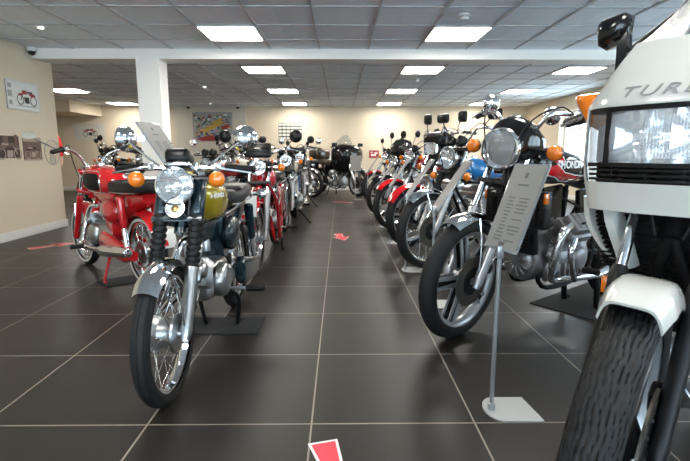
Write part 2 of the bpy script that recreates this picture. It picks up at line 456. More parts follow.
    shapes = dict(mid=[(0,.0,.03),(0,.06,.035),(.0,.16,.085),(-.06,.27,.10),(-.12,.37,.085)],
                  high=[(.0,0,.02),(0,.06,.025),(-.01,.15,.14),(-.07,.27,.15),(-.16,.38,.125)],
                  flat=[(0,0,.02),(0,.07,.02),(0,.15,.022),(-.010,.23,.02),(-.025,.30,.014)],
                  low=[(0,0,-.01),(.01,.10,.0),(.0,.2,.02),(-.04,.27,.02),(-.11,.36,.0)],
                  swan=[(0,0,.01),(0,.05,.012),(-.015,.11,.10),(-.05,.19,.145),(-.11,.27,.14),(-.17,.345,.125)])
    sh = shapes[c['bars']]
    P = [hb+Vector((x,-y,z)) for x,y,z in sh[::-1]] + [hb+Vector((x,y,z)) for x,y,z in sh[1:]]
    g = MB(S); g.tube(P, .011, nt, 6 if q > .5 else 3)
    g.box(hb+Vector((0,.05,sh[0][2])), (.035,.022,.05), None, .006); g.box(hb+Vector((0,-.05,sh[0][2])), (.035,.022,.05), None, .006)
    bar = g.build('handlebar', M[c['barmat']], root)
    for sy in (1,-1):
        e = hb+Vector((sh[-1][0], sy*sh[-1][1], sh[-1][2])); e0 = hb+Vector((sh[-2][0], sy*sh[-2][1], sh[-2][2]))
        d = (e-e0).normalized(); ln = .125
        g = MB(S); g.tube([e-d*ln, e-d*(ln-.004), e-d*(ln-.01), e-d*.004, e+d*.008], [.021,.024,.0175,.017,.012], nt); g.build('grip', M[c['grips']], bar)
        g = MB(S); b0 = e-d*(ln+.03)
        g.box(b0, (.035,.04,.036), Matrix.Rotation(math.atan2(d.y,d.x),3,'Z'), .008)
        g.tube([b0+Vector((.02,0,0)), b0+Vector((.055,0,-.004))+d*.03, e+Vector((.055,0,-.012))], [.007,.006,.005], 8, 4)
        g.build('lever', M['steel' if q > .6 else 'alu'], bar)
        # control cable looping down towards the headlight
        if q > .45 and c['cables']:
            g = MB(S); g.tube([b0+Vector((.02,0,0)), b0+Vector((.09,-sy*.06,.03)), Vector((hx+.0,sy*.11,hz+.10)), A+u*(L*.62)+Yv*sy*.03], .004, 6, 6); g.build('cable', M['blackrub'], bar)
        if c['mirrors']:
            mx,my,mz = c['mirpos']
            s0 = hb+Vector((sh[2][0]*.6+sh[3][0]*.4, sy*(sh[2][1]*.5+sh[3][1]*.5), (sh[2][2]+sh[3][2])/2))
            if c['mirbase']: s0 = hb+Vector((0, sy*c['mirbase'], sh[2][2]))
            mp = hb+Vector((mx-.06, sy*my, mz)); g = MB(S); R = c['mirR']
            g.m = 0
            g.tube([s0, s0*.7+mp*.3+Vector((.02,0,.0)), mp+Vector((.02,0,0))] if c['mirrors'] != 'kink' else [s0, s0+Vector((0,sy*.03,.12)), mp+Vector((.02,0,0))], .005, 8, 5)
            g.m = 1
            if c['mirrors'] in ('round','kink'):
                max_ = Vector((1,0,0)); max_.rotate(Matrix.Rotation(math.radians(c['miryaw'] if sy < 0 else c['miryaw']*.15),3,'Z')); g.lathe([(0,.034),(R*.4,.031),(R*.75,.020),(R*.97,.004),(R,-.006),(R*.96,-.008)], mp, max_, nl)
                gp = [(R*.955,-.006),(0,-.007)]; gl = MB(S); gl.lathe(gp, mp, max_, nl)
            else:
                w_,h_ = c['mirR'] if isinstance(c['mirR'],tuple) else (R*1.25,R*.72)
                def rc2(x,k): return [(mp.x+x, mp.y+w_*k*math.copysign(abs(math.cos(t))**.45,math.cos(t)), mp.z+h_*k*math.copysign(abs(math.sin(t))**.45,math.sin(t))) for t in [2*PI*i/28 for i in range(28)]]
                g.rings([rc2(.030,.55), rc2(.022,.85), rc2(.0,1), rc2(-.008,.98)])
                gl = MB(S); gl.rings([rc2(-.0082,.93), rc2(-.010,.90)])
            mo = g.build('mirror', [M['chrome' if c['mirmat'] == 'chrome' else 'blackmt'], M[c['mirmat']]], root)
            gl.build('mirror_glass', M['mirror'], mo)
    # clocks
    for i in range(c['clocks']):
        sy = 0 if c['clocks'] == 1 else (-1 if i else 1)
        o = hb+Vector((.055, sy*.062, .055)); ax = Vector((-.62,0,.78)); g = MB(S)
        g.lathe([(0,-.062),(.032,-.058),(.046,-.03),(.050,.0),(.048,.010),(.043,.010),(.042,.006)], o, ax, nl)
        cl = g.build('gauge', M[c['clockmat']], root)
        g = MB(S); g.lathe([(.0425,.004),(.0,.004)], o, ax, nl); g.build('dial', M['dialb'], cl)
    # fuel tank
    tl,tw,tu,td = c['tankdim']; tx = c['tankx'] if c['tankx'] is not None else H.x+u.x*(L*.85)-.045; tz = c['tankz']
    st = [(tx, tz+.02, tw*.30, tu*.55, td*.40), (tx-.02, tz+.02, tw*.58, tu*.80, td*.62), (tx-.07*tl/.5, tz+.015, tw*.86, tu*.97, td*.86), (tx-tl*.28, tz+.01, tw, tu, td),
          (tx-tl*.5, tz, tw*.98, tu*.97, td), (tx-tl*.72, tz-.005, tw*.84, tu*.82, td*.9), (tx-tl*.9, tz-.015, tw*.66, tu*.58, td*.7), (tx-tl*.985, tz-.02, tw*.5, tu*.35, td*.45), (tx-tl, tz-.02, tw*.36, tu*.2, td*.25)]
    g = MB(); g.loft(st, max(20,int(40*q)), 2.6)
    if c['tank2']:
        pass
    tk = g.build('fuel_tank', M[c['tank']], root)
    def tank_y(x, z):
        for s0,s1 in zip(st, st[1:]):
            if s1[0] <= x <= s0[0]:
                t = (s0[0]-x)/(s0[0]-s1[0]); v = [s0[i]*(1-t)+s1[i]*t for i in range(5)]
                h = v[3] if z > v[1] else v[4]; e = min(.999, abs(z-v[1])/h)
                return v[2]*(1-e**2.6)**(1/2.6)
        return tw
    g = MB(); g.lathe([(0,.026),(.022,.025),(.030,.018),(.031,0),(.03,-.02)], (tx-tl*.30,0,tz+tu+.002), (0,0,1), 24); g.build('filler_cap', M['chrome'], tk)
    for pz in (c['badge'] or []):
        # (polygon or text, material, thickness) wrapped on the tank sides
        kind, data, mm, lift = pz
        for sy in (1,-1):
            if kind == 'text':
                body, size, cx, cz, ex_, sp = data; vs, fs = text_mesh(body, size, .0012, 0, sp, ex_)
                pts = []
                for p in vs:
                    x = tx - (cx + p.x*1.0) if sy > 0 else tx-(cx-p.x); z = tz+cz+p.y
                    pts.append((x, sy*(tank_y(x,z)+lift+p.z), z))
                g = MB(); g.add(pts, fs); g.build('tank_lettering', M[mm], tk, weld=False)
            else:
                poly = data; g = MB(); N = 10
                # fill polygon as a strip between two polylines (upper, lower)
                up, lo = poly; ra=[]; 
                for t in range(25):
                    tt = t/24*(len(up)-1); i = min(int(tt), len(up)-2); w = tt-i
                    a = (up[i][0]*(1-w)+up[i+1][0]*w, up[i][1]*(1-w)+up[i+1][1]*w); b = (lo[i][0]*(1-w)+lo[i+1][0]*w, lo[i][1]*(1-w)+lo[i+1][1]*w)
                    col=[]
                    for j in range(N+1):
                        w2=j/N; x = tx-(a[0]*(1-w2)+b[0]*w2); z = tz+a[1]*(1-w2)+b[1]*w2
                        col.append((x, sy*(tank_y(x,z)+lift), z))
                    ra.append(col)
                g.rings(ra, cap=False, loop=False); g.build('tank_stripe', M[mm], tk)
    if c['kneepad']:
        for sy in (1,-1):
            g = MB(); rings = []
            for k in (1.0,.93,.6,.25):
                ring=[]
                for i in range(28):
                    t=2*PI*i/28; x = tx-tl*.5+tl*.25*k*math.copysign(abs(math.cos(t))**.55,math.cos(t)); z = tz-.01+.066*k*math.copysign(abs(math.sin(t))**.55,math.sin(t))
                    ring.append((x, sy*(tank_y(x,z)+{1.0:0,.93:.008,.6:.010,.25:.011}[k]), z))
                rings.append(ring)
            g.rings(rings); g.build('knee_pad', M['blackrub'], tk)
            g = MB(); ring=[]
            g.tube([(tx-tl*.5+tl*.275*math.copysign(abs(math.cos(t))**.55,math.cos(t)), sy*(tank_y(tx-tl*.5+tl*.275*math.copysign(abs(math.cos(t))**.55,math.cos(t)), tz-.01+.083*math.copysign(abs(math.sin(t))**.55,math.sin(t)))+.002), tz-.01+.083*math.copysign(abs(math.sin(t))**.55,math.sin(t))) for t in [2*PI*i/40 for i in range(41)]], .004, 6)
            g.build('chrome_trim', M['chrome'], tk)
    # seat
    sx = tx-tl*.94; sl = c['seatlen']; sz = c['seatz']; sw = c['seatw']
    stt = [(sx+.0, sz+.005, sw*.45, .028, .03),(sx-.03, sz+.005, sw*.75, .042, .045),(sx-.10, sz, sw*.95, .046, .05),(sx-sl*.40, sz-.006, sw, .042, .05),(sx-sl*.6, sz+.008, sw, .050, .05),(sx-sl*.9, sz+.012, sw*.92, .048, .045),(sx-sl*.98, sz+.01, sw*.75, .036, .035),(sx-sl, sz+.008, sw*.5, .02, .02)]
    g = MB(); g.loft(stt, max(16,int(28*q)), 3.6)
    se = g.build('seat', M[c['seat']], root)
    if q > .55:
        g = MB()
        for i in range(9):
            x = sx-.14-(sl-.24)*i/8; g.tube([(x,-sw*.86,sz+.034),(x,-sw*.6,sz+.049),(x,0,sz+.051),(x,sw*.6,sz+.049),(x,sw*.86,sz+.034)], .004, 6, 3)
        g.build('seat_piping', M[c['seat']], se)
        g = MB()
        for sy in (1,-1): g.tube([(sx-.03, sy*sw*.80, sz-.030),(sx-.12, sy*sw*.99, sz-.034),(sx-sl*.5, sy*sw*1.03, sz-.034),(sx-sl*.92, sy*sw*.96, sz-.026)], .005, 6, 4)
        g.build('seat_trim', M['chrome'], se)
    # frame
    hd0 = H+u*(L*.66); hd1 = H+u*(L*.95); ex,ez = c['eng_x'], c['eng_z']
    g = MB()
    g.tube([hd0-u*.02, hd1+u*.02], .030, nt)
    g.tube([hd1-u*.03, (tx-tl*.5,0,tz-.05), (sx-.1,0,sz-.09), (sx-sl*.35,0,sz-.09)], .019, nt, 5)
    if c['ftype'] == 'spine':
        g.loft([(hd1.x-.02,hd0.z+.06,.03,.05,.08),(tx-.10,tz-td-.02,.045,.05,.06),(sx+.02,sz-.13,.05,.07,.10),(sx-sl*.30,sz-.10,.075,.06,.14),(sx-sl*.75,sz-.07,.085,.04,.07),(sx-sl*.9,sz-.06,.06,.03,.04)], 20, 3)
        g.loft([(ex-.10,(ez+sz)/2-.02,.03,.14,.14),(ex-.14,(ez+sz)/2-.03,.065,.20,.20),(ex-.24,(ez+sz)/2-.03,.065,.20,.20),(ex-.28,(ez+sz)/2-.03,.03,.15,.15)], 20, 4)
    for sy in (1,-1):
        if c['ftype'] != 'spine':
            g.tube([hd0, (hd0.x-.05, sy*.035, hd0.z-.14), (ex+.19, sy*.07, ez+.04), (ex+.14, sy*.10, ez-.17), (ex-.15, sy*.105, ez-.17), (ex-.30, sy*.11, ez-.06), (ex-.32, sy*.10, sz-.10), (sx-sl*.3, sy*.09, sz-.075), (sx-sl*.85, sy*.085, sz-.045)], .014, nt, 5)
        g.tube([(ex-.24, sy*.10, ez+.0),(B.x+.10, sy*.10, B.z+.02),(B.x, sy*.10, B.z)], .017, nt, 4)
        if c['ftype'] != 'spine': g.tube([(ex-.31, sy*.10, ez+.08),(sx-sl*.55, sy*.095, sz-.07)], .011, nt)
    g.build('frame', M[c['frame']], root)
    # side panels
    for sy in (1,-1):
        g = MB(); g.ell((sx-.02,sy*.085,sz-.185),(.135,.040,.095),20,12) if c['oval'] else g.prism([(ex-.10,sz-.10),(ex-.12,sz-.30),(ex-.20,sz-.36),(ex-.34,sz-.33),(ex-.36,sz-.12),(ex-.28,sz-.08)], (0,sy*.118,0), (1,0,0), (0,0,1), .03, .008); g.build('side_panel', M[c['side']], root)
    # engine
    engine(root, c, ex, ez, q, nt)
    # exhausts
    em = M[c['exhmat']]; e = c['exh']
    for sy in ((1,-1) if e in ('twin','vtwin','four') else (c.get('exh_side',-1),)):
        g = MB(); zs = .26 if e != 'high' else .46
        if e == 'vtwin':
            g.tube([(ex+.14,sy*.25,ez+.20),(ex+.23,sy*.27,ez+.16),(ex+.25,sy*.24,ez+.0),(ex+.17,sy*.19,ez-.11),(ex-.05,sy*.17,ez-.13),(ex-.3,sy*.19,zs)], .021, nt, 6)
            g.tube([(ex+.12,sy*.27,ez+.13),(ex+.17,sy*.285,ez+.06),(ex+.12,sy*.27,ez-.05),(ex+.02,sy*.22,ez-.12)], .017, nt, 6)
        else:
            y0 = .06 if e != 'single' else .03
            g.tube([(ex+.12,sy*y0,ez+.22),(ex+.20,sy*(y0+.02),ez+.20),(ex+.25,sy*(y0+.05),ez+.06),(ex+.20,sy*.135,ez-.10),(ex+.02,sy*.165,zs-.02),(ex-.25,sy*.175,zs)], .019, nt, 6)
            if e == 'four': g.tube([(ex+.12,sy*.14,ez+.22),(ex+.20,sy*.15,ez+.20),(ex+.255,sy*.15,ez+.06),(ex+.20,sy*.165,ez-.10),(ex+.02,sy*.17,zs-.02)], .019, nt, 6)
        x1 = B.x-.12
        g.tube([(ex-.22,sy*.175,zs),(ex-.28,sy*.178,zs+.002),(ex-.34,sy*.18,zs+.005),(x1+.10,sy*.185,zs+.04),(x1,sy*.186,zs+.05),(x1-.005,sy*.186,zs+.05)], [.019,.030,.044,.042,.030,.018], nt+4)
        g.build('exhaust', em, root)
    # rear end
    wheel(root, 'rear_wheel', B, rr, c['twr'], c['rim'], 'block', min(q,.7), None, 0, .075, c['rimmat'], c['white'])
    g = MB(); g.fender(B, rr+.03, 25, 165, c['twr']+.05, .034, .004, max(10,int(20*q)), 6)
    rfd = g.build('rear_mudguard', M[c['rfender']], root)
    g = MB(); g.box((B.x-rr*.72, 0, B.z+rr*.80+.03), (.06,.09,.07), Matrix.Rotation(-.3,3,'Y'), .015); g.build('tail_light', M['redlens'], rfd)
    if c['rear_plate']:
        g = MB(); g.box((B.x-rr*.93-.02, 0, B.z+rr*.45), (.004,.17,.13), Matrix.Rotation(.25,3,'Y'), .001); g.build('number_plate', M['plate'], rfd)
    for sy in (1,-1):
        g = MB(); p0 = Vector((B.x+.03, sy*.125, B.z+.03)); p1 = Vector((B.x+.10, sy*.12, sz-.06)); d = (p1-p0)
        g.m = 0; g.tube([p0,p0+d*.5],.020,nt); g.tube([p0+d*.4,p1],.012,nt); g.m = 1
        if c['shock'] == 'chrome':
            for i in range(9):
                t=.42+.055*i; g.lathe([(.019,-.005),(.026,-.005),(.026,.005),(.019,.005)], p0+d*t, d, 12, closed=True)
            g.m = 0
        else:
            g.m = 1; g.tube([p0+d*.40,p0+d*.43,p0+d*.98,p1],[.020,.028,.028,.02],nt)
        g.build('shock_absorber', [M['chrome'], M[c['shock']]], root)
        if c['ind']: indicator(root, Vector((B.x-.16, sy*.16, sz-.02)), sy, -1, None, Vector((B.x-.16, sy*.07, sz-.03)))
        if c['peg']:
            g = MB(); g.m = 1; g.tube([(ex+c['pegx'],sy*.10,ez-.09),(ex+c['pegx'],sy*.19,ez-.09)],.009,8); g.m = 0; g.tube([(ex+c['pegx'],sy*.18,ez-.09),(ex+c['pegx'],sy*.185,ez-.09),(ex+c['pegx'],sy*.275,ez-.088),(ex+c['pegx'],sy*.28,ez-.088)],[.012,.018,.018,.012],nt); g.build('footpeg', [M['blackrub'], M['steel']], root)
    # stand
    if c['stand'] == 'centre':
        g = MB(); sxx = c.get('stand_x', ex-.26); fl = c.get('stand_y', .15)
        for sy in (1,-1):
            g.tube([(sxx+.06, sy*.07, ez-.13),(sxx+.02,sy*.11,ez*.45),(sxx, sy*fl, .014),(sxx-.06, sy*(fl+.015), .012)], c['standr'], nt, 4)
        g.tube([(sxx+.035,-.09,ez*.62),(sxx+.035,.09,ez*.62)], .011, nt)
        g.build('centre_stand', M[c.get('standmat','blackmt')], root)
    else:
        g = MB(); g.tube([(ex-.10,.11,ez-.14),(ex-.11,.20,.10),(ex-.12,.27,.012)], .012, nt, 3); g.box((ex-.13,.28,.007),(.08,.045,.012),None,.004); g.build('side_stand', M[c.get('standmat','blackmt')], root)
    if c['chaincase']:
        g = MB(); g.loft([(ex-.22,ez-.02,.03,.05,.06,.13),(ex-.25,ez-.02,.035,.075,.085,.13),(B.x+.05,B.z+.0,.035,.06,.07,.13),(B.x-.08,B.z,.03,.03,.04,.13)], 20, 3); g.build('chain_case', M[c['chaincase']], root)
    c['_'] = dict(A=A,B=B,u=u,f=f,T=T,H=H,S=S,hx=hx,hz=hz,hb=hb,tx=tx,tz=tz,sx=sx,ex=ex,ez=ez,tank=tk,tank_y=tank_y)
    return root, c

def engine(root, c, ex, ez, q, nt):
    k = c['engine']; m = M[c['engmat']]; nl = max(16,int(32*q))
    def cover(g, x, y, z, r, d, sy):
        g.lathe([(r,0),(r,d*.45),(r*.92,d*.75),(r*.70,d*.95),(r*.3,d),(0,d)], (x,y,z), (0,sy,0), nl)
        if q > .55:
            for i in range(6):
                t = 2*PI*i/6; g.lathe([(.007,d*.2),(.007,d*.62),(0,d*.64)], (x+r*.93*math.cos(t),y,z+r*.93*math.sin(t)), (0,sy,0), 8)
    def fins(par, name, base, ax, n, step, wx, wy, mm):
        g = MB(); ax = Vector(ax).normalized(); rot = Vector((0,0,1)).rotation_difference(ax).to_matrix()
        for i in range(n): g.box(Vector(base)+ax*(step*(i+.5)), (wx,wy,step*.38), rot, .003, 1)
        g.box(Vector(base)+ax*(step*n/2), (wx*.75,wy*.82,step*n), rot, .01)
        return g.build(name, mm, par)
    g = MB()
    if k in ('twin','four'):
        w = .15 if k == 'twin' else .20
        g.loft([(ex+.20,ez-.04,w*.6,.05,.05),(ex+.18,ez-.03,w*.85,.09,.08),(ex+.05,ez,w,.11,.12),(ex-.15,ez,w,.11,.13),(ex-.24,ez,w*.9,.09,.10),(ex-.27,ez,w*.6,.05,.05)], 28, 4)
        for sy in (1,-1): cover(g, ex+.06, sy*w*.95, ez-.005, .088, .05, sy); cover(g, ex-.12, sy*w*.95, ez-.01, .068, .035, sy)
        e = g.build('engine', m, root)
        ax = (.22,0,1); base = Vector((ex+.06,0,ez+.10))
        fins(e, 'cylinder', base, ax, 9 if q>.5 else 5, .0155 if q>.5 else .028, .16, w*1.75, M['alu'])
        hb = base+Vector(ax).normalized()*.145; rot = Vector((0,0,1)).rotation_difference(Vector(ax)).to_matrix()
        h = MB(); h.box(hb+Vector((.0,0,.028)), (.17,w*1.7,.06), rot, .018); h.box(hb+Vector((.012,0,.072)), (.12,w*1.5,.05), rot, .02)
        h.build('cylinder_head', m, e)
        h = MB()
        for sy in (1,-1): h.tube([(ex-.02,sy*.06,ez+.19),(ex-.10,sy*.06,ez+.20),(ex-.17,sy*.06,ez+.20)],[.022,.028,.026],nt); h.lathe([(.026,-.05),(.026,.0),(.022,.02),(.022,.05),(0,.052)],(ex-.10,sy*.06,ez+.20),(0,0,1),14)
        h.build('carburettor', M['alu_d'], e)
    elif k == 'single':
        g.loft([(ex+.13,ez-.01,.05,.05,.05),(ex+.11,ez,.075,.08,.09),(ex+.0,ez,.085,.095,.10),(ex-.14,ez,.085,.09,.10),(ex-.2,ez,.06,.06,.06)], 26, 3.4)
        for sy in (1,-1): cover(g, ex+.03, sy*.078, ez, .085, .052, sy); cover(g, ex-.10, sy*.078, ez-.012, .058, .034, sy)
        e = g.build('engine', m, root)
        ax = (.9,0,.42); base = Vector((ex+.11,0,ez+.04))
        fins(e, 'cylinder', base, ax, 8, .013, .135, .14, M['alu'])
        h = MB(); hc = base+Vector(ax).normalized()*.13; rot = Vector((0,0,1)).rotation_difference(Vector(ax)).to_matrix()
        h.box(hc,(.115,.12,.055),rot,.016); 
        for sy in (1,-1): h.lathe([(.036,0),(.036,.012),(.028,.022),(0,.024)], hc+Vector((0,sy*.055,0)), (0,sy,0), 20)
        h.build('cylinder_head', m, e)
        h = MB(); h.tube([(ex+.10,0,ez+.13),(ex+.03,0,ez+.19),(ex-.06,0,ez+.21)],[.016,.02,.024],nt,4); h.lathe([(.022,-.045),(.022,0),(.018,.012),(.018,.045),(0,.047)],(ex+.03,0.02,ez+.19),(0,0,1),14); h.build('carburettor', M['alu'], e)
    elif k == 'vtwin':
        g.lathe([(0,.24),(.06,.238),(.115,.22),(.13,.19),(.135,.05),(.145,-.05),(.14,-.22),(.10,-.27),(0,-.275)], (ex,0,ez-.02), (1,0,0), nl)
        for sy in (1,-1):
            cover(g, ex+.10, sy*.10, ez-.06, .055, .055, sy); cover(g, ex-.14, sy*.11, ez-.03, .07, .05, sy)
        g.lathe([(.10,0),(.10,.015),(.085,.03),(.05,.036),(0,.038)], (ex+.22,0,ez-.02), (1,0,0), nl)
        for i in range(14):
            t = 2*PI*i/14; rt = Matrix.Rotation(-t,3,'X'); g.box(Vector((ex+.245,0,ez-.02))+rt @ Vector((0,.065,0)), (.03,.065,.008), rt, .003, 1)
        for sy in (1,-1):
            for i in range(7): g.box((ex-.18+.055*i, sy*.128, ez-.09), (.012,.03,.09), None, .004, 1)
            g.box((ex-.02,sy*.12,ez+.05),(.26,.05,.05),None,.015); g.lathe([(.05,0),(.05,.02),(.04,.035),(.015,.04),(0,.04)],(ex+.14,sy*.15,ez+.02),(0,sy,0),20)
        e = g.build('engine', m, root)
        for sy in (1,-1):
            ax = Vector((.0,sy*.72,.70)); base = Vector((ex+.02,sy*.07,ez+.05))
            fins(e, 'cylinder', base, ax, 7 if q>.5 else 4, .017 if q>.5 else .03, .15, .13, M['alu_d'])
            hc = base+ax.normalized()*.16; rot = Vector((0,0,1)).rotation_difference(ax).to_matrix()
            h = MB(); h.box(hc,(.185,.155,.06),rot,.018); h.box(hc+ax.normalized()*.05,(.165,.125,.06),rot,.025)
            for i in range(3): h.box(hc+ax.normalized()*.082+Vector((-.05+.05*i,0,0)),(.012,.10,.012),rot,.004)
            h.build('cylinder_head', m, e)
            h = MB(); h.tube([hc+Vector((-.10,-sy*.02,-.01)),hc+Vector((-.17,-sy*.05,-.01)),hc+Vector((-.23,-sy*.08,.0))],[.022,.03,.027],nt,4); h.build('carburettor', M['alu_d'], e)
            h = MB(); h.tube([hc+Vector((.04,sy*.05,.03)),hc+Vector((.0,sy*.09,.06)),hc+Vector((-.08,sy*.03,.10)),(ex-.1,sy*.02,ez+.32)],.006,6,5); h.build('spark_lead', M['blackrub'], e)
# ------------------------------------------------------------------ room
XL, XR, YB, YF, HC = -8.5, 5.05, 12.9, -4.0, 2.255
XW, YW = -3.78, 6.40                                # side wall on the left ends here
def wallmat(name, col, var=.03):
    return mat(name, col, .75, noise=var, nscale=1.5, bump=.08, bscale=350)
M['wall'] = wallmat('cream_wall_paint', (.70,.60,.455))
M['wall2'] = wallmat('greyed_cream_wall_paint', (.66,.60,.50))
M['wwhite'] = wallmat('white_gloss_trim', (.78,.77,.74))
M['beam'] = wallmat('white_beam_paint', (.94,.91,.85))

def tilemat(name, tile, grout, ox, oy, size, gw, rough, var, nsc, bumpy=.0, spec=.5):
    m = bpy.data.materials.new(name); m.use_nodes = True; nt = m.node_tree; b = nt.nodes['Principled BSDF']
    tc = nt.nodes.new('ShaderNodeTexCoord'); mp = nt.nodes.new('ShaderNodeMapping'); mp.inputs['Location'].default_value = (ox,oy,0)
    nt.links.new(tc.outputs['Object'], mp.inputs['Vector'])
    br = nt.nodes.new('ShaderNodeTexBrick'); br.offset = 0; br.squash = 1
    br.inputs['Scale'].default_value = 1; br.inputs['Brick Width'].default_value = size; br.inputs['Row Height'].default_value = size
    br.inputs['Mortar Size'].default_value = gw; br.inputs['Mortar Smooth'].default_value = .15; br.inputs['Bias'].default_value = 0
    br.inputs['Color1'].default_value = (*[v*.93 for v in tile],1); br.inputs['Color2'].default_value = (*[v*1.07 for v in tile],1); br.inputs['Mortar'].default_value = (*grout,1)
    nt.links.new(mp.outputs['Vector'], br.inputs['Vector'])
    n = nt.nodes.new('ShaderNodeTexNoise'); n.inputs['Scale'].default_value = nsc; n.inputs['Detail'].default_value = 6; n.inputs['Roughness'].default_value = .6
    nt.links.new(tc.outputs['Object'], n.inputs['Vector'])
    mr = nt.nodes.new('ShaderNodeMapRange'); mr.inputs['To Min'].default_value = 1-var; mr.inputs['To Max'].default_value = 1+var
    nt.links.new(n.outputs['Fac'], mr.inputs['Value'])
    sc = nt.nodes.new('ShaderNodeVectorMath'); sc.operation = 'SCALE'
    nt.links.new(br.outputs['Color'], sc.inputs[0]); nt.links.new(mr.outputs['Result'], sc.inputs['Scale']); nt.links.new(sc.outputs['Vector'], b.inputs['Base Color'])
    r2 = nt.nodes.new('ShaderNodeMapRange'); r2.inputs['To Min'].default_value = rough-.07; r2.inputs['To Max'].default_value = rough+.07
    nt.links.new(n.outputs['Fac'], r2.inputs['Value']); nt.links.new(r2.outputs['Result'], b.inputs['Roughness'])
    b.inputs['Specular IOR Level'].default_value = spec
    bp = nt.nodes.new('ShaderNodeBump'); bp.inputs['Strength'].default_value = .4; bp.inputs['Distance'].default_value = .002; bp.invert = True
    nt.links.new(br.outputs['Fac'], bp.inputs['Height']); nt.links.new(bp.outputs['Normal'], b.inputs['Normal'])
    return m
M['floor'] = tilemat('dark_porcelain_floor_tiles', (.0238,.0202,.0170), (.27,.238,.195), .106, -1.57, .6, .0036, .40, .22, 3.0, spec=.32)
M['ceil'] = tilemat('mineral_ceiling_tiles', (.86,.92,.97), (.86,.92,.97), 0, 0, .6, .0, .85, .06, 60)
M['tbar'] = mat('ceiling_grid_metal', (.50,.51,.52), .5)

def slab(name, x0,x1,y0,y1,z0,z1, m, kind='structure', bev=0):
    b = MB(); b.box(((x0+x1)/2,(y0+y1)/2,(z0+z1)/2), (x1-x0,y1-y0,z1-z0), None, bev); o = b.build(name, m); 
    if kind: o['kind'] = kind
    return o
slab('floor', XL-.2, XR+.2, YF-.2, YB+.2, -.12, 0, 'floor')
slab('ceiling', XL-.2, XR+.2, YF-.2, YB+.2, HC+.004, HC+.12, 'ceil')
# ceiling grid of T-bars
g = MB()
y_mid = 6.13
for i in range(-15, 9):
    x = .35+.6*i
    if XL < x < XR: g.box((x,(YF+YB)/2,HC), (.022,YB-YF,.010))
ys = [5.24+.3-.6*i for i in range(-1,16)] + [7.08-.6+.6*i for i in range(0,11)]
for y in ys:
    if YF < y < YB and not 6.0 < y < 6.27: g.box(((XL+XR)/2,y,HC+.001), (XR-XL,.020,.008))
o = g.build('ceiling_grid', 'tbar'); o['kind'] = 'structure'
# walls
slab('wall_back', XL-.2, XR+.2, YB, YB+.2, 0, HC, 'wall')
slab('wall_far_left', XL-.2, XL, YW, YB, 0, HC, 'wall')
slab('wall_left', XW-.2, XW, YF, YW, 0, HC, 'wall')
slab('wall_left_return', XL-.2, XW-.2, YW-.2, YW, 0, HC, 'wall')
slab('wall_back_alcove', -4.42, -2.52, YB-.12, YB, 0, HC, 'wall2')
slab('trim_bulkhead', XL, -6.4, 11.4, YB, 1.98, HC, 'wall')
slab('beam', XW-.08, XR, 6.0, 6.27, 2.135, HC, 'beam')
slab('pillar', -2.51, -2.225, 6.0, 6.268, 0, 2.135, 'beam')
# right wall with window openings
WIN = [(-2.6,-.8),(.8,2.6),(4.2,6.0),(8.95,10.9)]; WZ0, WZ1 = .62, 1.93  # only the farthest is in view; nearer ones added to bring in daylight
y = YF; segs = []
for a,b_ in WIN: segs.append((y,a)); y = b_
segs.append((y,YB))
g = MB()
for a,b_ in segs: g.box((XR+.125,(a+b_)/2,HC/2),(.25,b_-a,HC))
for a,b_ in WIN:
    g.box((XR+.125,(a+b_)/2,WZ0/2),(.25,b_-a,WZ0)); g.box((XR+.125,(a+b_)/2,(WZ1+HC)/2),(.25,b_-a,HC-WZ1))
o = g.build('wall_right', 'wall'); o['kind'] = 'structure'
M['pane'] = lens_mat('window_glass', (.93,.97,.98), .01)
def window(i, P0, ux, w, z0, z1, nm):
    ux = Vector(ux); P0 = Vector(P0); c = P0+ux*w/2; g = MB(); fr = .055
    def bar(a, b, zz0, zz1, t=.06):
        mid = P0+ux*(a+b)/2; sz = (abs(ux.x)*(b-a)+abs(ux.y)*t, abs(ux.y)*(b-a)+abs(ux.x)*t, zz1-zz0); g.box((mid.x,mid.y,(zz0+zz1)/2), sz, None, .006)
    bar(0,w,z0,z0+fr); bar(0,w,z1-fr,z1); bar(0,fr,z0,z1); bar(w-fr,w,z0,z1)
    for k in range(1,nm): bar(w*k/nm-fr*.6, w*k/nm+fr*.6, z0, z1)
    bar(0,w,z1-.42,z1-.38,.05)
    fo = g.build('window_%d' % i, 'wwhite'); fo['kind'] = 'structure'
    g = MB(); bar_t = .008
    mid = P0+ux*w/2; g.box((mid.x,mid.y,(z0+z1)/2), (abs(ux.x)*w+abs(ux.y)*bar_t, abs(ux.y)*w+abs(ux.x)*bar_t, z1-z0)); g.build('window_pane', 'pane', fo)
    return fo
for i,(a,b_) in enumerate(WIN): window(i+1, (XR+.16,a,0), (0,1,0), b_-a, WZ0, WZ1, 3)
g = MB()
for a,b_ in WIN: g.box((XR+.05,(a+b_)/2,WZ0-.012),(.22,b_-a+.1,.025),None,.006)
o = g.build('trim_1','wwhite'); o['kind'] = 'structure'
# shopfront behind the camera: low wall, wide glazing, lintel
slab('wall_front', XW-.2, XR+.25, YF-.2, YF, 0, .25, 'wall'); slab('wall_front_lintel', XW-.2, XR+.25, YF-.2, YF, 2.1, HC, 'wall')
window(5, (XW,YF-.1,0), (1,0,0), 4.3, .25, 2.1, 4); window(6, (XW+4.5,YF-.1,0), (1,0,0), 4.3, .25, 2.1, 4)
slab('wall_front_pier', XW+4.3, XW+4.5, YF-.2, YF, .25, 2.1, 'wall')
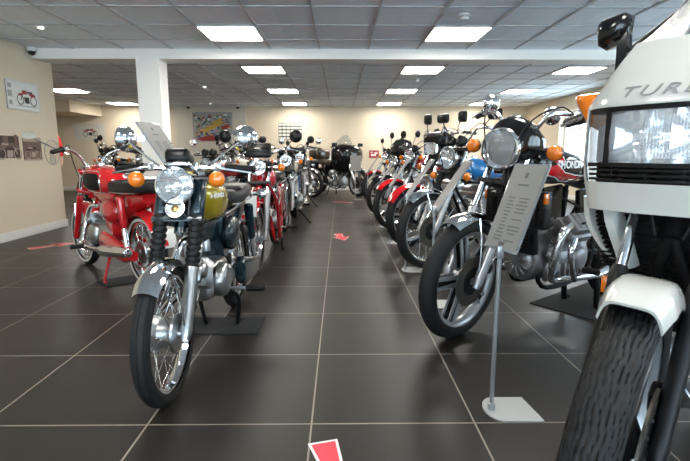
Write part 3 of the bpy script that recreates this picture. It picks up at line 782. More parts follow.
# skirting boards
def skirt(name, x0,x1,y0,y1): 
    o = slab(name, x0,x1,y0,y1, 0, .10, 'wwhite', bev=.004)
skirt('baseboard_left', XW, XW+.016, YF, YW); skirt('baseboard_left_end', XW-.2, XW+.016, YW, YW+.016)
skirt('baseboard_back', XL, XR, YB-.016, YB); skirt('baseboard_alcove', -4.43, -2.51, YB-.136, YB-.12); skirt('baseboard_right', XR-.016, XR, YF, YB)

# ------------------------------------------------------------------ ceiling lights and fittings
M['led'] = mat('led_diffuser', (.9,.9,.9), .5, emit=(1.0,.955,.88), estr=LED)
PAN = []
for x in (-1.15,1.25):
    for y in (.44,2.84,5.24): PAN.append((x,y))  # two nearest rows continue the grid out of view, added for lighting
for y in (7.38,9.78,12.18):
    for x in (-5.5,-3.55,-1.15,1.25,3.65): 
        if not (x == -3.55 ): PAN.append((x,y))
PL = {(-1.15,5.24):'square white LED ceiling panel nearest the camera on the left, before the beam', (1.25,5.24):'square white LED ceiling panel beside the smoke detector, before the beam'}
rown = {7.38:'first row past the beam', 9.78:'middle row past the beam', 12.18:'row by the back wall'}
coln = {-5.5:'far left column over side bay', -1.15:'column left of the aisle centre', 1.25:'column right of the aisle centre', 3.65:'far right column by windows'}
for x,y in PAN:
    t = empty('ceiling_light', (x,y,HC))
    lab = PL.get((x,y)) or ('LED ceiling panel, %s, %s' % (rown.get(y,'in front bay'), coln[x]) if y > 6 else 'square LED ceiling panel added out of view above the camera, %s, %s' % ('left' if x < 0 else 'right', 'row at %s' % ('first tiles' if y < 1 else 'second tiles')))
    tag(t, lab, 'ceiling light', 'LED panels in the tiled ceiling')
    g = MB()
    for s in (-1,1): g.box((0,s*.292,-.008),(.60,.016,.018)); g.box((s*.292,0,-.008),(.016,.60,.018))
    g.build('light_frame', 'wwhite', t)
    g = MB(); g.box((0,0,-.006),(.57,.57,.008)); g.build('diffuser', 'led', t)
def dome_camera(x,y,z,label,r=.055):
    t = empty('dome_camera', (x,y,z)); tag(t, label, 'security camera', 'security dome cameras')
    g = MB(); g.lathe([(0,0),(r,0),(r*1.02,-.02),(r*.9,-.045),(r*.8,-.045)], (0,0,0), (0,0,1), 28); g.build('housing', 'wwhite', t)
    g = MB(); g.lathe([(r*.8,-.04),(r*.78,-.06),(r*.55,-.085),(0,-.098)], (0,0,0), (0,0,1), 24); g.build('dome', 'blackgl', t)
dome_camera(-3.72, 5.93, HC-.005, 'white dome security camera with dark bubble at the left wall top by the beam end')
dome_camera(-3.98, 12.6, HC-.005, 'small dome security camera on ceiling over left corner of the picture collage')
dome_camera(-2.68, 12.6, HC-.005, 'small dome security camera on ceiling over right corner of the picture collage')
t = empty('smoke_detector', (1.15,4.55,HC)); tag(t, 'round white smoke detector on ceiling in front of the right LED panel', 'smoke detector')
g = MB(); g.lathe([(0,0),(.055,0),(.056,-.016),(.05,-.02),(.0,-.02)], (0,0,0), (0,0,1), 28); g.build('detector_base', 'wwhite', t)
g = MB(); g.m=0; g.lathe([(.046,-.018),(.047,-.034),(.036,-.052),(0,-.056)], (0,0,0), (0,0,1), 28); g.m=1
for i in range(12):
    a=2*PI*i/12; g.box((.0455*math.cos(a),.0455*math.sin(a),-.028),(.006,.012,.010),Matrix.Rotation(a,3,'Z'))
g.build('detector_head', ['wwhite','blackpl'], t)
t = empty('smoke_detector', (1.33,8.3,HC)); tag(t, 'tiny white detector on the rear ceiling between the two right aisle panels', 'smoke detector')
g = MB(); g.lathe([(0,0),(.06,0),(.06,-.02),(.045,-.05),(0,-.055)], (0,0,0), (0,0,1), 24); g.build('detector_head', 'wwhite', t)
M['spotglow'] = mat('small_lamp_glow', (.9,.9,.9), .5, emit=(1,.93,.8), estr=14)
for x,y,lab in ((-3.05,5.05,'small round recessed spotlight before the beam above the left wall'),(-2.6,9.3,'small round recessed spotlight past the beam right of the pillar'),(-3.3,12.3,'tiny recessed spotlight above the picture collage')):
    t = empty('spotlight', (x,y,HC)); tag(t, lab, 'spotlight', 'recessed spotlights')
    g = MB(); g.lathe([(.028,-.001),(.045,-.001),(.046,-.008),(.034,-.012),(.028,-.006)], (0,0,0), (0,0,1), 24, closed=True); g.build('bezel','chrome',t)
    g = MB(); g.lathe([(0,-.004),(.029,-.004),(.029,-.006),(0,-.007)], (0,0,0), (0,0,1), 20); g.build('lamp','spotglow',t)

# ------------------------------------------------------------------ wall pictures
def mcol(name,c,r=.6): 
    if name not in M: M[name] = mat(name,c,r)
    return name
class Board:
    """flat picture; u along the wall, v up, thin relief layers of printed colour"""
    def __init__(s, name, label, cat, o, ux, w, h, base, group=None, th=.006, frame=None):
        s.o=Vector(o); s.ux=Vector(ux); s.n=s.ux.cross(V(0,0,1)); s.ux=s.ux; s.w=w; s.h=h; s.lay=0
        s.root = empty(name, s.o); tag(s.root, label, cat, group)
        g = MB(); s.quad(g, 0,0,w,h, -th/2, th); g.build('print_sheet' if not frame else 'backing', base, s.root)
        s.th=th
        if frame:
            g = MB(); e=.012
            for q in ((w/2-e/2,0,e,h),(-w/2+e/2,0,e,h),(0,h/2-e/2,w,e),(0,-h/2+e/2,w,e)): s.quad(g,*q,-.006,.014)
            g.build('frame', frame, s.root)
    def quad(s,g,u,v,w,h,off,th):
        c = s.ux*u+V(0,0,v)+s.n*(-off if False else off+th/2)
        g.box(c,(abs(s.ux.x)*w+abs(s.n.x)*th, abs(s.ux.y)*w+abs(s.n.y)*th, h))
    def pieces(s, name, m, quads, off=.0032, th=.0012):
        g = MB()
        for q in quads: s.quad(g,*q,off,th)
        return g.build(name,m,s.root)
    def shape(s, name, m, polys, off=.0036, th=.0012):
        g = MB()
        for poly in polys: g.prism(poly, s.n*(off+th/2), s.ux, V(0,0,1), th)
        return g.build(name,m,s.root)
    def bike(s, m_body, m_dark, u, v, sc, flip=1, off=.0036):
        def ring(cx,cy,r,n=22): 
            g=[]
            for i in range(n):
                a=2*PI*i/n; b2=2*PI*(i+1)/n
                g.append([(u+flip*sc*(cx+r*math.cos(a)),v+sc*(cy+r*math.sin(a))),(u+flip*sc*(cx+r*math.cos(b2)),v+sc*(cy+r*math.sin(b2))),(u+flip*sc*(cx+.8*r*math.cos(b2)),v+sc*(cy+.8*r*math.sin(b2))),(u+flip*sc*(cx+.8*r*math.cos(a)),v+sc*(cy+.8*r*math.sin(a)))])
            return g
        T=lambda P:[(u+flip*sc*a,v+sc*b) for a,b in P]
        s.shape('printed_wheels', m_dark, ring(-.33,-.12,.17)+ring(.33,-.12,.17)+[T([(-.12,-.22),(.12,-.22),(.14,-.02),(-.10,-.02)]),T([(.20,.10),(.33,-.12),(.30,-.14),(.16,.08)]),T([(-.30,.13),(-.02,.11),(-.02,.17),(-.30,.18)])], off)
        s.shape('printed_body', m_body, [T([(-.02,.06),(.22,.08),(.22,.19),(.02,.20)]),T([(-.45,.02),(-.2,.02),(-.05,.10),(-.30,.13),(-.42,.10)]),T([(.20,.05),(.44,-.0),(.40,.07),(.24,.10)])], off+.0004)
mcol('poster_paper',(.70,.71,.68)); mcol('poster_pale',(.63,.62,.55)); mcol('sepia_dark',(.05,.03,.025)); mcol('sepia_mid',(.16,.10,.08)); mcol('print_red',(.34,.03,.03)); mcol('print_dark',(.03,.03,.03)); mcol('print_grey',(.35,.35,.34)); mcol('print_yellow',(.55,.36,.06)); mcol('print_blue',(.05,.12,.35)); mcol('print_green',(.12,.25,.15)); mcol('print_white',(.75,.74,.72)); mcol('sepia_pale',(.42,.33,.27))
UXL=(0,1,0)      # left wall: picture's u runs away from the camera, normal +x
b = Board('poster','white poster of a red and black motorcycle, top of the left wall','poster',(XW+.004,5.77,1.66),UXL,.58,.33,'poster_paper','pictures on the left wall',frame=mcol('alu_edge',(.6,.62,.63),.3))
b.bike('print_red','print_dark',.06,.0,.36,-1); b.pieces('thumbnails','print_grey',[(-.23,.10,.06,.05),(-.23,.01,.07,.07),(-.23,-.09,.05,.05)]); b.pieces('print_ground','print_grey',[(.06,-.115,.36,.012)])
b = Board('photograph','sepia photograph of a rider on a motorcycle, left wall, nearer the camera','photograph',(XW+.004,5.38,1.06),UXL,.44,.25,'sepia_dark','pictures on the left wall')
b.bike('sepia_mid','sepia_pale',.05,-.03,.40); b.pieces('printed_scene','sepia_mid',[(.0,.07,.09,.10),(-.12,.04,.06,.2),(.17,.05,.05,.18)])
b = Board('photograph','lighter sepia photograph on the left wall, beside the ring emblem','photograph',(XW+.004,5.84,1.04),UXL,.34,.265,'sepia_mid','pictures on the left wall')
b.bike('sepia_dark','sepia_pale',.0,-.03,.30); b.pieces('sky','sepia_pale',[(0,.115,.34,.05),(0,-.13,.34,.02)])
t = empty('wall_emblem',(XW+.003,6.23,1.0)); tag(t,'thin ring emblem with a small badge drawn on the left wall end','emblem')
g = MB(); g.lathe([(.155,0),(.162,0),(.162,.004),(.155,.004)],(0,0,0),(1,0,0),56,closed=True); g.build('emblem_ring','print_grey',t)
g = MB(); g.lathe([(.052,0),(.060,0),(.060,.004),(.052,.004)],(0,0,-.09),(1,0,0),30,closed=True)
for i in range(5): g.box((.002,0,-.115+.012*i),(.003,.07-.012*abs(i-2),.005))
g.build('emblem_badge','print_grey',t)
UXB=(1,0,0)      # back wall: u to the right, normal towards the camera
def back(name,label,cat,px0,px1,py0,py1,base,D=YB,**k):
    Zc=D*.987; x0=(px0-340)*Zc/465; x1=(px1-340)*Zc/465
    z=lambda p: .975+(154.5-p)*Zc*1.013/465
    return Board(name,label,cat,((x0+x1)/2,D-.004,(z(py0)+z(py1))/2),UXB,x1-x0,abs(z(py0)-z(py1)),base,**k)
b = back('poster','pale poster of a red motorcycle on the far left back wall','poster',78,108,125,141,'poster_pale'); b.bike('print_red','print_dark',.02,.0,.40)
b = back('poster','large colourful collage poster of many motorcycles on the back wall','poster',195,234,114,142,'print_grey',D=YB-.12)
random.seed(3)
for mm in ('print_white','print_red','print_dark','print_blue','print_yellow','print_green'):
    qs=[]
    for i in range(34):
        qs.append((random.uniform(-.45,.45)*b.w,random.uniform(-.43,.43)*b.h,random.uniform(.03,.09),random.uniform(.02,.05)))
    b.pieces('collage_print',mm,qs,off=.0032+.0004*('print_white print_red print_dark print_blue print_yellow print_green'.split().index(mm)))
b.shape('yellow_band','print_yellow',[[(-.35,-.10),(-.1,.02),(.2,.18),(.32,.14),(.1,-.02),(-.2,-.16)],[(-.05,.10),(.22,.24),(.3,.2),(.05,.05)]],off=.006)
b.shape('red_band','print_red',[[(-.45,-.30),(-.1,-.22),(.3,-.26),(.45,-.32),(.2,-.36),(-.3,-.37)],[(.2,.0),(.45,.08),(.45,.0),(.25,-.06)]],off=.0064)
b = back('chart','black bordered grid chart on the back wall above the red motorcycle row','chart',279,302.5,124,140.5,'print_dark')
b.pieces('chart_cells','poster_pale',[((-.42+.168*i)*b.w+.0,(-.40+.2*j)*b.h,b.w*.14,b.h*.135) for i in range(6) for j in range(5)])
for k,(p,q,r,s_,lab,mm,m2) in enumerate([(312,325,152,160,'small dark framed photograph on the back wall left of the black touring motorcycle','print_grey','print_dark'),(326.5,331,152,160,'small cream notice on the back wall left of the black touring motorcycle','print_white','print_red'),
        (369,379,150.5,158,'small red and white photograph on the back wall right of the touring motorcycle','print_red','print_white'),(383,392,149.5,158,'small dark red photograph on the back wall behind the right row of motorcycles','print_dark','print_red'),(333,341,153,160,'small white notice on the back wall behind the touring motorcycle seat','print_white','print_grey')]):
    b = back('photograph',lab,'photograph',p,q,r,s_,mm,group='small pictures on the back wall'); b.pieces('print_detail',m2,[(-.05*b.w,-.1*b.h,b.w*.5,b.h*.25),(.2*b.w,.15*b.h,b.w*.3,b.h*.2),(-.25*b.w,.25*b.h,b.w*.2,b.h*.12)])

# ------------------------------------------------------------------ floor stickers and mats
M['stk_red'] = mat('red_floor_vinyl',(.80,.05,.075),.4); M['stk_white'] = mat('white_floor_vinyl',(.80,.76,.74),.4)
def sticker(label, o, ang, sc):
    t = empty('floor_sticker',(o[0],o[1],0),math.radians(ang)); tag(t,label,'floor sticker','red arrow stickers on the floor')
    def arrow(k):   # flared tail, barbed head pointing +y
        P=[(-.042,-.20),(-.028,-.08),(-.028,.03),(-.085,.0),(-.06,.06),(0,.20),(.06,.06),(.085,.0),(.028,.03),(.028,-.08),(.042,-.20)]
        return [(x*sc+(k if x>0 else -k if x<0 else 0), y*sc+(k*1.3 if y>.1 else -k if y<-.1 else (-k if abs(x)>.08 else 0))) for x,y in P]
    g = MB(); P=arrow(.010); n=len(P)
    def fan(g,P,z0,z1):
        L=P[:6]; R=[P[5]]+P[6:]; R=R[::-1]
        vs=[(x,y,z1) for x,y in L]+[(x,y,z1) for x,y in R]; fs=[(i,i+1,6+i+1,6+i) for i in range(5)]
        vs+= [(x,y,z0) for x,y in L]+[(x,y,z0) for x,y in R]; fs+=[(i,i+1,12+i+1,12+i) for i in range(5)]+[(6+i,7+i,19+i,18+i) for i in range(5)]+[(0,6,18,12)]
        g.add(vs,fs)
    fan(g,P,.0003,.0012); g.build('sticker_border','stk_white',t)
    g = MB(); fan(g,arrow(0),.0012,.0018); g.build('sticker_arrow','stk_red',t)
M['mat'] = mat('charcoal_carpet_mat',(.022,.022,.023),.95,noise=.6,nscale=260,bump=.8,bscale=500)
def floor_mat(label,x,y,ang,w=.62,d=.30):
    g = MB(); g.box((0,0,.004),(w,d,.008),None,.002); o=g.build('floor_mat','mat'); o.location=(x,y,0); o.rotation_euler=(0,0,math.radians(ang)); tag(o,label,'floor mat','charcoal mats under the motorcycle stands')
# ------------------------------------------------------------------ sign stands
M['pole'] = mat('grey_painted_steel',(.42,.44,.46),.32,.7); M['signbase']=mat('pale_grey_steel',(.50,.51,.50),.4,.3); M['paper']=mat('printed_sheet',(.215,.21,.20),.5); M['ink']=mat('print_ink',(.09,.09,.09),.5); M['acryl']=mat('grey_acrylic_edge',(.33,.35,.37),.15,.2,coat=1)
def sign(label, x, y, zb, side=1, yaw=0, tilt=34, w=.21, l=.34, detail=True, base=True, dz=0, basedir=1):
    """side=+1: the board's top leans towards +x"""
    t = empty('information_sign',(x,y,0)); tag(t,label,'information sign','information signs on poles')
    g = MB(); pl=[(-.10,-.09)]+[(-.10+.0,.09)]
    P=[(.14*basedir,-.085),(.12*basedir,.085)]+[(-.0*basedir-.06*math.sin(a)*basedir,.085*math.cos(a)) for a in [PI*i/10 for i in range(0,11)]]
    g.prism(P,(0.03*basedir,0,.004),(1,0,0),(0,1,0),.006); g.build('sign_base','signbase',t)
    g = MB(); g.tube([(0,0,.006),(0,0,.03),(0,0,.034),(0,0,zb-.02)],[.014,.014,.0085,.0085],12); g.build('pole','pole',t)
    tl=math.radians(tilt); ax=Matrix.Rotation(math.radians(yaw),3,'Z')
    ln=ax@V(side*math.sin(tl),0,math.cos(tl)); wd=ax@V(0,-side,0); n=wd.cross(ln)      # wd x ln = face normal
    o=V(0,0,zb)
    g = MB(); g.box(V(0,0,zb-.005),(.026,.03,.05),None,.006); g.tube([V(0,0,zb), o+ln*.06-n*.012],.008,8); g.build('clip','pole',t)
    R=Matrix((wd,ln,n)).transposed()
    g = MB(); g.box(o+ln*(l/2),(w,l,.008),R,.003); bd=g.build('sign_board','acryl',t)
    g = MB(); g.box(o+ln*(l/2)+n*.0052,(w*.93,l*.95,.0012),R); sh=g.build('printed_sheet','paper',bd)
    if detail:
        g = MB(); random.seed(int(x*100+y*10))
        def ink(u,v,a,b): g.box(o+ln*(l*.5+v)+wd*u+n*.0062,(a,b,.0006),R)
        ink(0,l*.36,.016,.02); ink(0,l*.25,.055,.007)
        for i in range(13):
            v=l*.10-i*.0135
            ink(-w*.18,v,w*.22*random.uniform(.5,1),.0045); 
            if i%2==0 or random.random()<.5: ink(w*.17,v,w*.34*random.uniform(.6,1),.0045)
        ink(0,-l*.42,.03,.012); g.build('printed_text','ink',bd)
    return t
# ------------------------------------------------------------------ left row
LG='motorcycles in the left row'; RG='motorcycles in the right row'; BG='motorcycles in the side bay'
# olive moped in front
L1, c1 = motorcycle('olive gold small motorcycle with round chrome mirrors and gaitered forks, front of left row', (-.685,1.755), 0, LG,
    wb=1.20, rf=.28, rr=.28, twf=.066, twr=.07, rake=26, L=.67, sep=.15, sltop=.265, cables=False, mirbase=.095, fclear=.018, ftype='spine', oval=True, miryaw=66, steer=0, disc=0, drum=.075, cover='teal', gaiter=True, fender='chrome', fend=(48,172), fendw=.04,
    hlr=.075, hlz=.845, hlx=.09, hlshell='teal', bars='flat', mirrors='round', mirmat='chrome', mirR=.058, mirpos=(.02,.262,.15), indr=.034, indy=.168, indz=.027, clocks=0,
    tank='olive', tankdim=(.46,.125,.088,.125), tankz=.765, seat='vinyl_g', seatz=.735, seatlen=.58, seatw=.115, side='teal', frame='teal', engine='single', engmat='alu', eng_x=.06, eng_z=.36, exh='single', exh_side=-1,
    horn=True, shock='teal', stand='centre', stand_x=-.22, stand_y=.09, chaincase='teal', rear_plate=True,
    badge=[('text',('HONDA',.030,.10,.02,.0003,1.0),'txtwhite',.0012)])
k = c1['_']; g = MB(); o = k['hb']+V(.05,0,.055)      # square speedometer pod over the headlight
rot = Matrix.Rotation(-.35,3,'Y')
g.m=0; g.box(o+V(0,0,.012),(.10,.105,.065),rot,.022,3); g.m=1; g.box(o+V(.004,0,-.028),(.106,.113,.024),rot,.010,3)
sp = g.build('speedometer',['blackpl','chrome'],L1)
g = MB(); g.box(o+rot@V(-.042,0,.038),(.03,.07,.02),rot,.004); g.build('dial','dial',sp)
floor_mat('charcoal carpet mat under the centre stand of the olive motorcycle', -.685, 2.56, 0, .46, .26)
# second
L2, c2 = motorcycle('red motorcycle with black screen box, round black mirrors and white plate, behind the olive one', (-.71,3.85), 0, LG,
    wb=1.22, rf=.29, rr=.29, twf=.07, twr=.08, L=.70, sep=.16, disc=0, cover='blackmt', fender='red', fend=(45,165), fendw=.05, slider='alu_d', hlr=.068, hlz=.865, hlx=.09, hlshell='blackgl',
    bars='mid', mirR=.057, mirpos=(.02,.315,.21), clocks=0, tank='red', tankdim=(.42,.115,.09,.10), tankz=.76, seatz=.74, seatlen=.56, side='red', frame='red', engine='single', exh='single', cables=False, indy=.20, indr=.033, indz=.0, front_plate='plateg', q=.8, stand='centre', stand_y=.12)
k=c2['_']; g=MB(); g.box(k['hb']+V(.05,0,.085),(.05,.22,.13),Matrix.Rotation(-.25,3,'Y'),.02,3); sc_=g.build('screen_box','blackpl',L2); g=MB(); g.box(k['hb']+V(.078,0,.095),(.004,.18,.03),Matrix.Rotation(-.25,3,'Y'),.002); g.build('badge_strip','blackgl',sc_)
g = MB()
for sy in (1,-1): g.tube([(.42,sy*.08,.72),(.34,sy*.13,.62),(.26,sy*.15,.42),(.20,sy*.15,.22),(.0,sy*.14,.20)],.016,10,5); g.tube([(.30,sy*.15,.52),(.10,sy*.14,.58),(-.05,sy*.12,.66)],.014,10,4)
g.build('engine_guard','red_d',L2)
# third
L3, c3 = motorcycle('cream tanked motorcycle with blue side panels, third in the left row', (-.71,5.90), 0, LG,
    wb=1.30, rf=.30, rr=.30, twf=.08, L=.74, disc=1, fender='chrome', slider='alu_d', hlr=.075, hlz=.90, bars='mid', mirpos=(.0,.32,.20), mirR=.05, tank='cream', tankz=.80, side='blue', seatz=.78, q=.6, stand='side', engine='twin', exh='twin', indy=.19, indr=.03)
L4, c4 = motorcycle('dark blue motorcycle with chrome mirrors, fourth in the left row', (-.71,8.0), 0, LG,
    wb=1.34, rf=.30, rr=.30, L=.76, slider='alu_d', hlr=.08, hlz=.92, bars='mid', mirmat='chrome', mirpos=(0,.33,.22), tank='teal', tankz=.80, side='blackgl', q=.5, stand='side', engine='twin', indy=.2)
L5, c5 = motorcycle('black motorcycle parked at an angle at the far end of the left row', (-.63,10.6), -52, LG,
    wb=1.36, rf=.32, rr=.31, hlz=.90, tank='blackgl', q=.45, stand='centre', mirpos=(0,.33,.22), indy=.2)
# red lightweight in the side bay, seen from its left rear
RB, cb = motorcycle('bright red lightweight motorcycle with black knee pads and white wall tyres, beside the left wall', (-2.27,4.12), 132, BG,
    wb=1.15, rf=.275, rr=.275, ftype='spine', oval=True, fclear=.02, twf=.07, twr=.075, rake=25, L=.64, sep=.15, disc=0, drum=.075, cover='red', slider='red', fender='red', fend=(60,190), fendw=.06, hlr=.072, hlz=.80, hlx=.06, hlshell='red',
    bars='swan', mirrors='rect', mirbase=.16, mirmat='chrome', mirR=(.042,.026), mirpos=(.10,.43,.25), pegx=.05, clocks=0, tank='red', tankdim=(.46,.135,.11,.115), tankz=.775, seat='vinyl', seatz=.735, seatlen=.58, seatw=.12, side='red', frame='red',
    engine='single', eng_x=.08, eng_z=.34, exh='single', exh_side=1, rfender='red', shock='red', stand='centre', standmat='red', stand_y=.16, chaincase='red', white=True, kneepad=True, ind=False, rim='spoke')
floor_mat('charcoal carpet mat under the red stand of the bright red motorcycle', -1.60, 3.62, 42, .55, .24)
# further machines of the side bay
def bay(label, fc, a, **kw):
    d = dict(q=.45, mirpos=(.0,.34,.24)); d.update(kw); return motorcycle(label, fc, a, BG, **d)
bay('black motorcycle with chrome headlight and fork, left of the white pillar', (-3.05,6.9), 8, hlr=.075, hlz=.92, tank='blackgl', side='blackgl', fender='chrome', bars='high', indy=.2)
bay('dark motorcycle with two black round mirrors below the pale red bike poster', (-4.1,8.0), 15, tank='blackgl', hlz=.9, bars='high', mirpos=(0,.30,.26), indy=.2)
bay('blue motorcycle beside the person in the red top at the far left', (-4.7,8.9), 25, tank='blue', hlz=.88, bars='mid', indy=.2)
bay('dark red motorcycle with chrome round mirrors, just right of the white pillar', (-1.75,5.7), 22, tank='red_d', bars='flat', mirmat='chrome', mirpos=(0,.35,.17), hlz=.84, tankz=.76, seatz=.74, L=.70)
bay('cream tanked motorcycle below the colourful collage poster, left of the aisle row', (-1.95,7.5), 25, tank='cream', bars='high', hlz=.88)
bay('dark red motorcycle close to the collage poster wall', (-2.1,9.3), 30, tank='red_d', bars='mid', hlz=.9)
bay('black motorcycle near the back wall, left of the grid chart', (-3.0,11.2), 35, tank='blackgl', bars='high', hlz=.92)

# black touring machine closing the aisle
C1, cc = motorcycle('black touring motorcycle with tall fairing and brown luggage box, across the aisle end', (.42,10.8), -40, 'touring motorcycles',
    wb=1.48, rf=.33, rr=.32, twf=.10, twr=.12, rim='star', rimmat='silver', disc=2, fender='blackgl', hlr=.085, hlz=.92, hlx=.13, hlshell='blackgl', bars='high', mirrors=None, clocks=2, tank='blackgl', tankz=.82, seat='brownv', seatz=.80, side='blackgl',
    engine='vtwin', exh='vtwin', indy=.20, indr=.042, indz=-.05, q=.55, stand='centre')
k=cc['_']; g=MB()
g.loft([(k['hx']+.05,.93,.10,.10,.10),(k['hx']+.02,.95,.24,.16,.17),(k['hx']-.07,.97,.36,.21,.28),(k['hx']-.22,.96,.42,.26,.42),(k['hx']-.33,.96,.40,.24,.42),(k['hx']-.34,.96,.36,.20,.38)],32,2.8); fa=g.build('fairing','blackgl',C1)
g=MB(); rings=[]
for i in range(9):
    y=-.32+.64*i/8; e=1-(y/.32)**2
    rings.append([(k['hx']-.16-.10*(1-e)-.10*t, y*(1-.25*t), 1.13+.30*t*(.35+.65*e)) for t in (0,.25,.5,.75,1)])
g.rings([r+[(p[0]-.006,p[1],p[2]) for p in r[::-1]] for r in rings]); g.build('windscreen','screen',C1)
for sy in (1,-1):
    g=MB(); p=V(k['hx']-.2,sy*.40,1.20); g.m=0; g.tube([V(k['hx']-.2,sy*.30,1.08),p],.008,8); g.m=1; g.box(p,(.05,.15,.085),None,.03,3); mo=g.build('mirror',['blackmt','blackpl'],C1)
g=MB(); g.box((-.72,0,.98),(.36,.44,.24),None,.05,3); tb=g.build('luggage_box','brown',C1); g=MB(); g.box((-.72,0,.985),(.365,.445,.018),None,.006); g.build('box_seam','blackpl',tb)
for sy in (1,-1):
    g=MB(); g.box((-.70,sy*.27,.68),(.46,.17,.30),None,.06,3); g.build('pannier','blackgl',C1)
g=MB(); g.loft([(.0,.62,.20,.20,.22),(-.02,.62,.23,.22,.25),(-.06,.62,.22,.21,.24)],20,4); g.build('leg_shield','blackgl',C1)

# ------------------------------------------------------------------ right row
R2, c_ = motorcycle('black and red motorcycle with star wheel, round headlight and HONDA lettering, behind the large sign', (.64,2.39), 60, RG,
    steer=12, engmat='alu_d', wb=1.45, rf=.33, rr=.31, twf=.09, twr=.115, rake=27, L=.79, sep=.19, rim='star', tread='block', disc=1, slider='silver', fender='chrome', fend=(62,152), fendw=.04, hlr=.104, hlz=1.005, hlx=.135, hlshell='blackgl', bars='high', mirrors=None,
    indr=.040, indy=.238, indz=.0, indx=-.115, indmat='blackpl', clocks=0, tank='blackgl', tankdim=(.54,.15,.10,.105), tankz=.91, seatz=.87, seatlen=.62, seatw=.14, engine='vtwin', eng_x=.05, eng_z=.40, exh='vtwin', stand='centre', standr=.019, stand_x=-.36, stand_y=.115,
    badge=[('poly',([(.09,.080),(.19,.080)],[(.135,.02),(.205,.02)]),'red',.0012),
           ('poly',([(.05,-.012),(.15,.012),(.22,-.035),(.34,-.052),(.50,-.06)],[(.03,-.03),(.15,-.055),(.22,-.078),(.34,-.088),(.46,-.085)]),'red',.0012),
           ('poly',([(.19,.082),(.206,.02)],[(.196,.082),(.212,.02)]),'txtwhite',.0016),('poly',([(.15,.016),(.22,-.031),(.34,-.048),(.50,-.056)],[(.15,.011),(.22,-.036),(.34,-.053),(.50,-.061)]),'txtwhite',.0016),
           ('poly',([(.03,-.030),(.15,-.055),(.22,-.078),(.34,-.088)],[(.03,-.034),(.15,-.060),(.22,-.083),(.34,-.092)]),'txtwhite',.0016),
           ('text',('HONDA',.060,.285,.008,.0012,1.02),'txtwhite',.0022),
           ('poly',([(.22,.038),(.26,.052),(.31,.048),(.35,.040)],[(.22,.036),(.26,.037),(.31,.037),(.35,.038)]),'txtwhite',.0022)])
k=c_['_']; S=k['S']; hx,hz=k['hx'],k['hz']
# black cowl around headlight and clocks
g=MB(S); g.loft([(hx-.012,hz,.094,.094,.094),(hx-.03,hz+.005,.104,.105,.10),(hx-.06,hz+.01,.114,.145,.105),(hx-.10,hz+.02,.124,.152,.105),(hx-.15,hz+.025,.134,.135,.10),(hx-.21,hz+.025,.140,.085,.07),(hx-.24,hz+.02,.125,.05,.05)],36,2.6); cw=g.build('headlight_cowl','blackgl',R2)
g=MB(S); g.box((hx-.115,0,hz+.172),(.04,.05,.010),Matrix.Rotation(.35,3,'Y'),.003); g.build('cowl_vent','chrome',cw)
g=MB(); g.box((hx-.19,0,hz-.115),(.06,.30,.05),None,.012); g.build('lower_cowl','blackpl',R2)
for sy,p,ya,R_ in ((-1,V(.25,-.28,1.28),74,.055),(1,V(.16,.07,1.185),10,.052)):
    ax=Matrix.Rotation(math.radians(ya),3,'Z')@V(1,0,0); g=MB(); g.m=0; g.tube([k['hb']+V(-.03,sy*.19,.14),p*.55+k['hb']*.45+V(0,sy*.10,.06),p+ax*.02],.005,8,5); g.m=1
    g.lathe([(0,.034),(R_*.4,.031),(R_*.75,.020),(R_*.97,.004),(R_,-.006),(R_*.96,-.008)],p,ax,28); mo=g.build('mirror',['chrome','chrome'],R2)
    g=MB(); g.lathe([(R_*.955,-.006),(0,-.007)],p,ax,28); g.build('mirror_glass','mirror',mo)
# radiator
rx=.335; g=MB(); g.m=0
for q_ in ((0,.165,.30,.022),(0,-.165,.30,.022)): pass
g.box((rx,0,.60),(.045,.30,.34),Matrix.Rotation(.12,3,'Y'),.012); g.m=1
for i in range(13): g.box((rx+.028+.0022*(i-6)*-0,-.12+.02*i,.60),(.006,.0035,.28),Matrix.Rotation(.12,3,'Y'))
for i in range(15): g.box((rx+.026+.0024*(i-7),0,.60-.0195*(7-i)*-1*-1),(.006,.26,.003),Matrix.Rotation(.12,3,'Y'))
ra=g.build('radiator',['blackmt','blackrub'],R2)
for sy in (1,-1):
    g=MB(); g.box((rx-.02,sy*.175,.68),(.06,.05,.20),None,.006); g.build('radiator_cover','blackpl',ra)
    g=MB(); g.box((rx+.0,sy*.20,.745),(.035,.010,.055),None,.003); g.build('side_reflector','amber',R2)
floor_mat('charcoal carpet mat under the centre stand of the black and red motorcycle', 1.72, 3.04, 37, .85, .42)

R3, c3r = motorcycle('blue tanked motorcycle with round headlight and chrome mudguard, directly behind the black and red one', (.75,3.95), 58, RG,
    wb=1.40, rf=.33, rr=.31, twf=.085, L=.79, tread='block', gaiter=True, hlr=.095, hlz=.945, hlx=.09, bars='high', mirrors='rect', mirR=(.07,.045), mirpos=(.0,.30,.26), indr=.036, indy=.20, indz=-.155, tank='blue', tankz=.83, seatz=.80, fend=(50,155), q=.75, disc=1)
R4, c4r = motorcycle('motorcycle with rectangular headlight and red front mudguard, beside the blue tanked one', (.75,4.90), 58, RG,
    wb=1.40, rf=.325, rr=.31, rim='star', tread='block', hl='rect', hlr=(.090,.062), hlz=1.035, hlx=.10, hlrim='chrome', fender='red', fend=(30,150), mirrors='rect', mirR=(.055,.060), mirpos=(.02,.26,.26), bars='mid', L=.86, clocks=2, indr=.034, indy=.20, indz=-.19, tank='blackgl', tankz=.88, q=.7, disc=2)
k=c4r['_']; g=MB(); g.loft([(k['hx']+.0,1.12,.11,.04,.03),(k['hx']-.05,1.14,.15,.06,.06),(k['hx']-.12,1.15,.15,.07,.06),(k['hx']-.16,1.15,.12,.05,.04)],24,4); g.build('instrument_cowl','blackpl',R4)
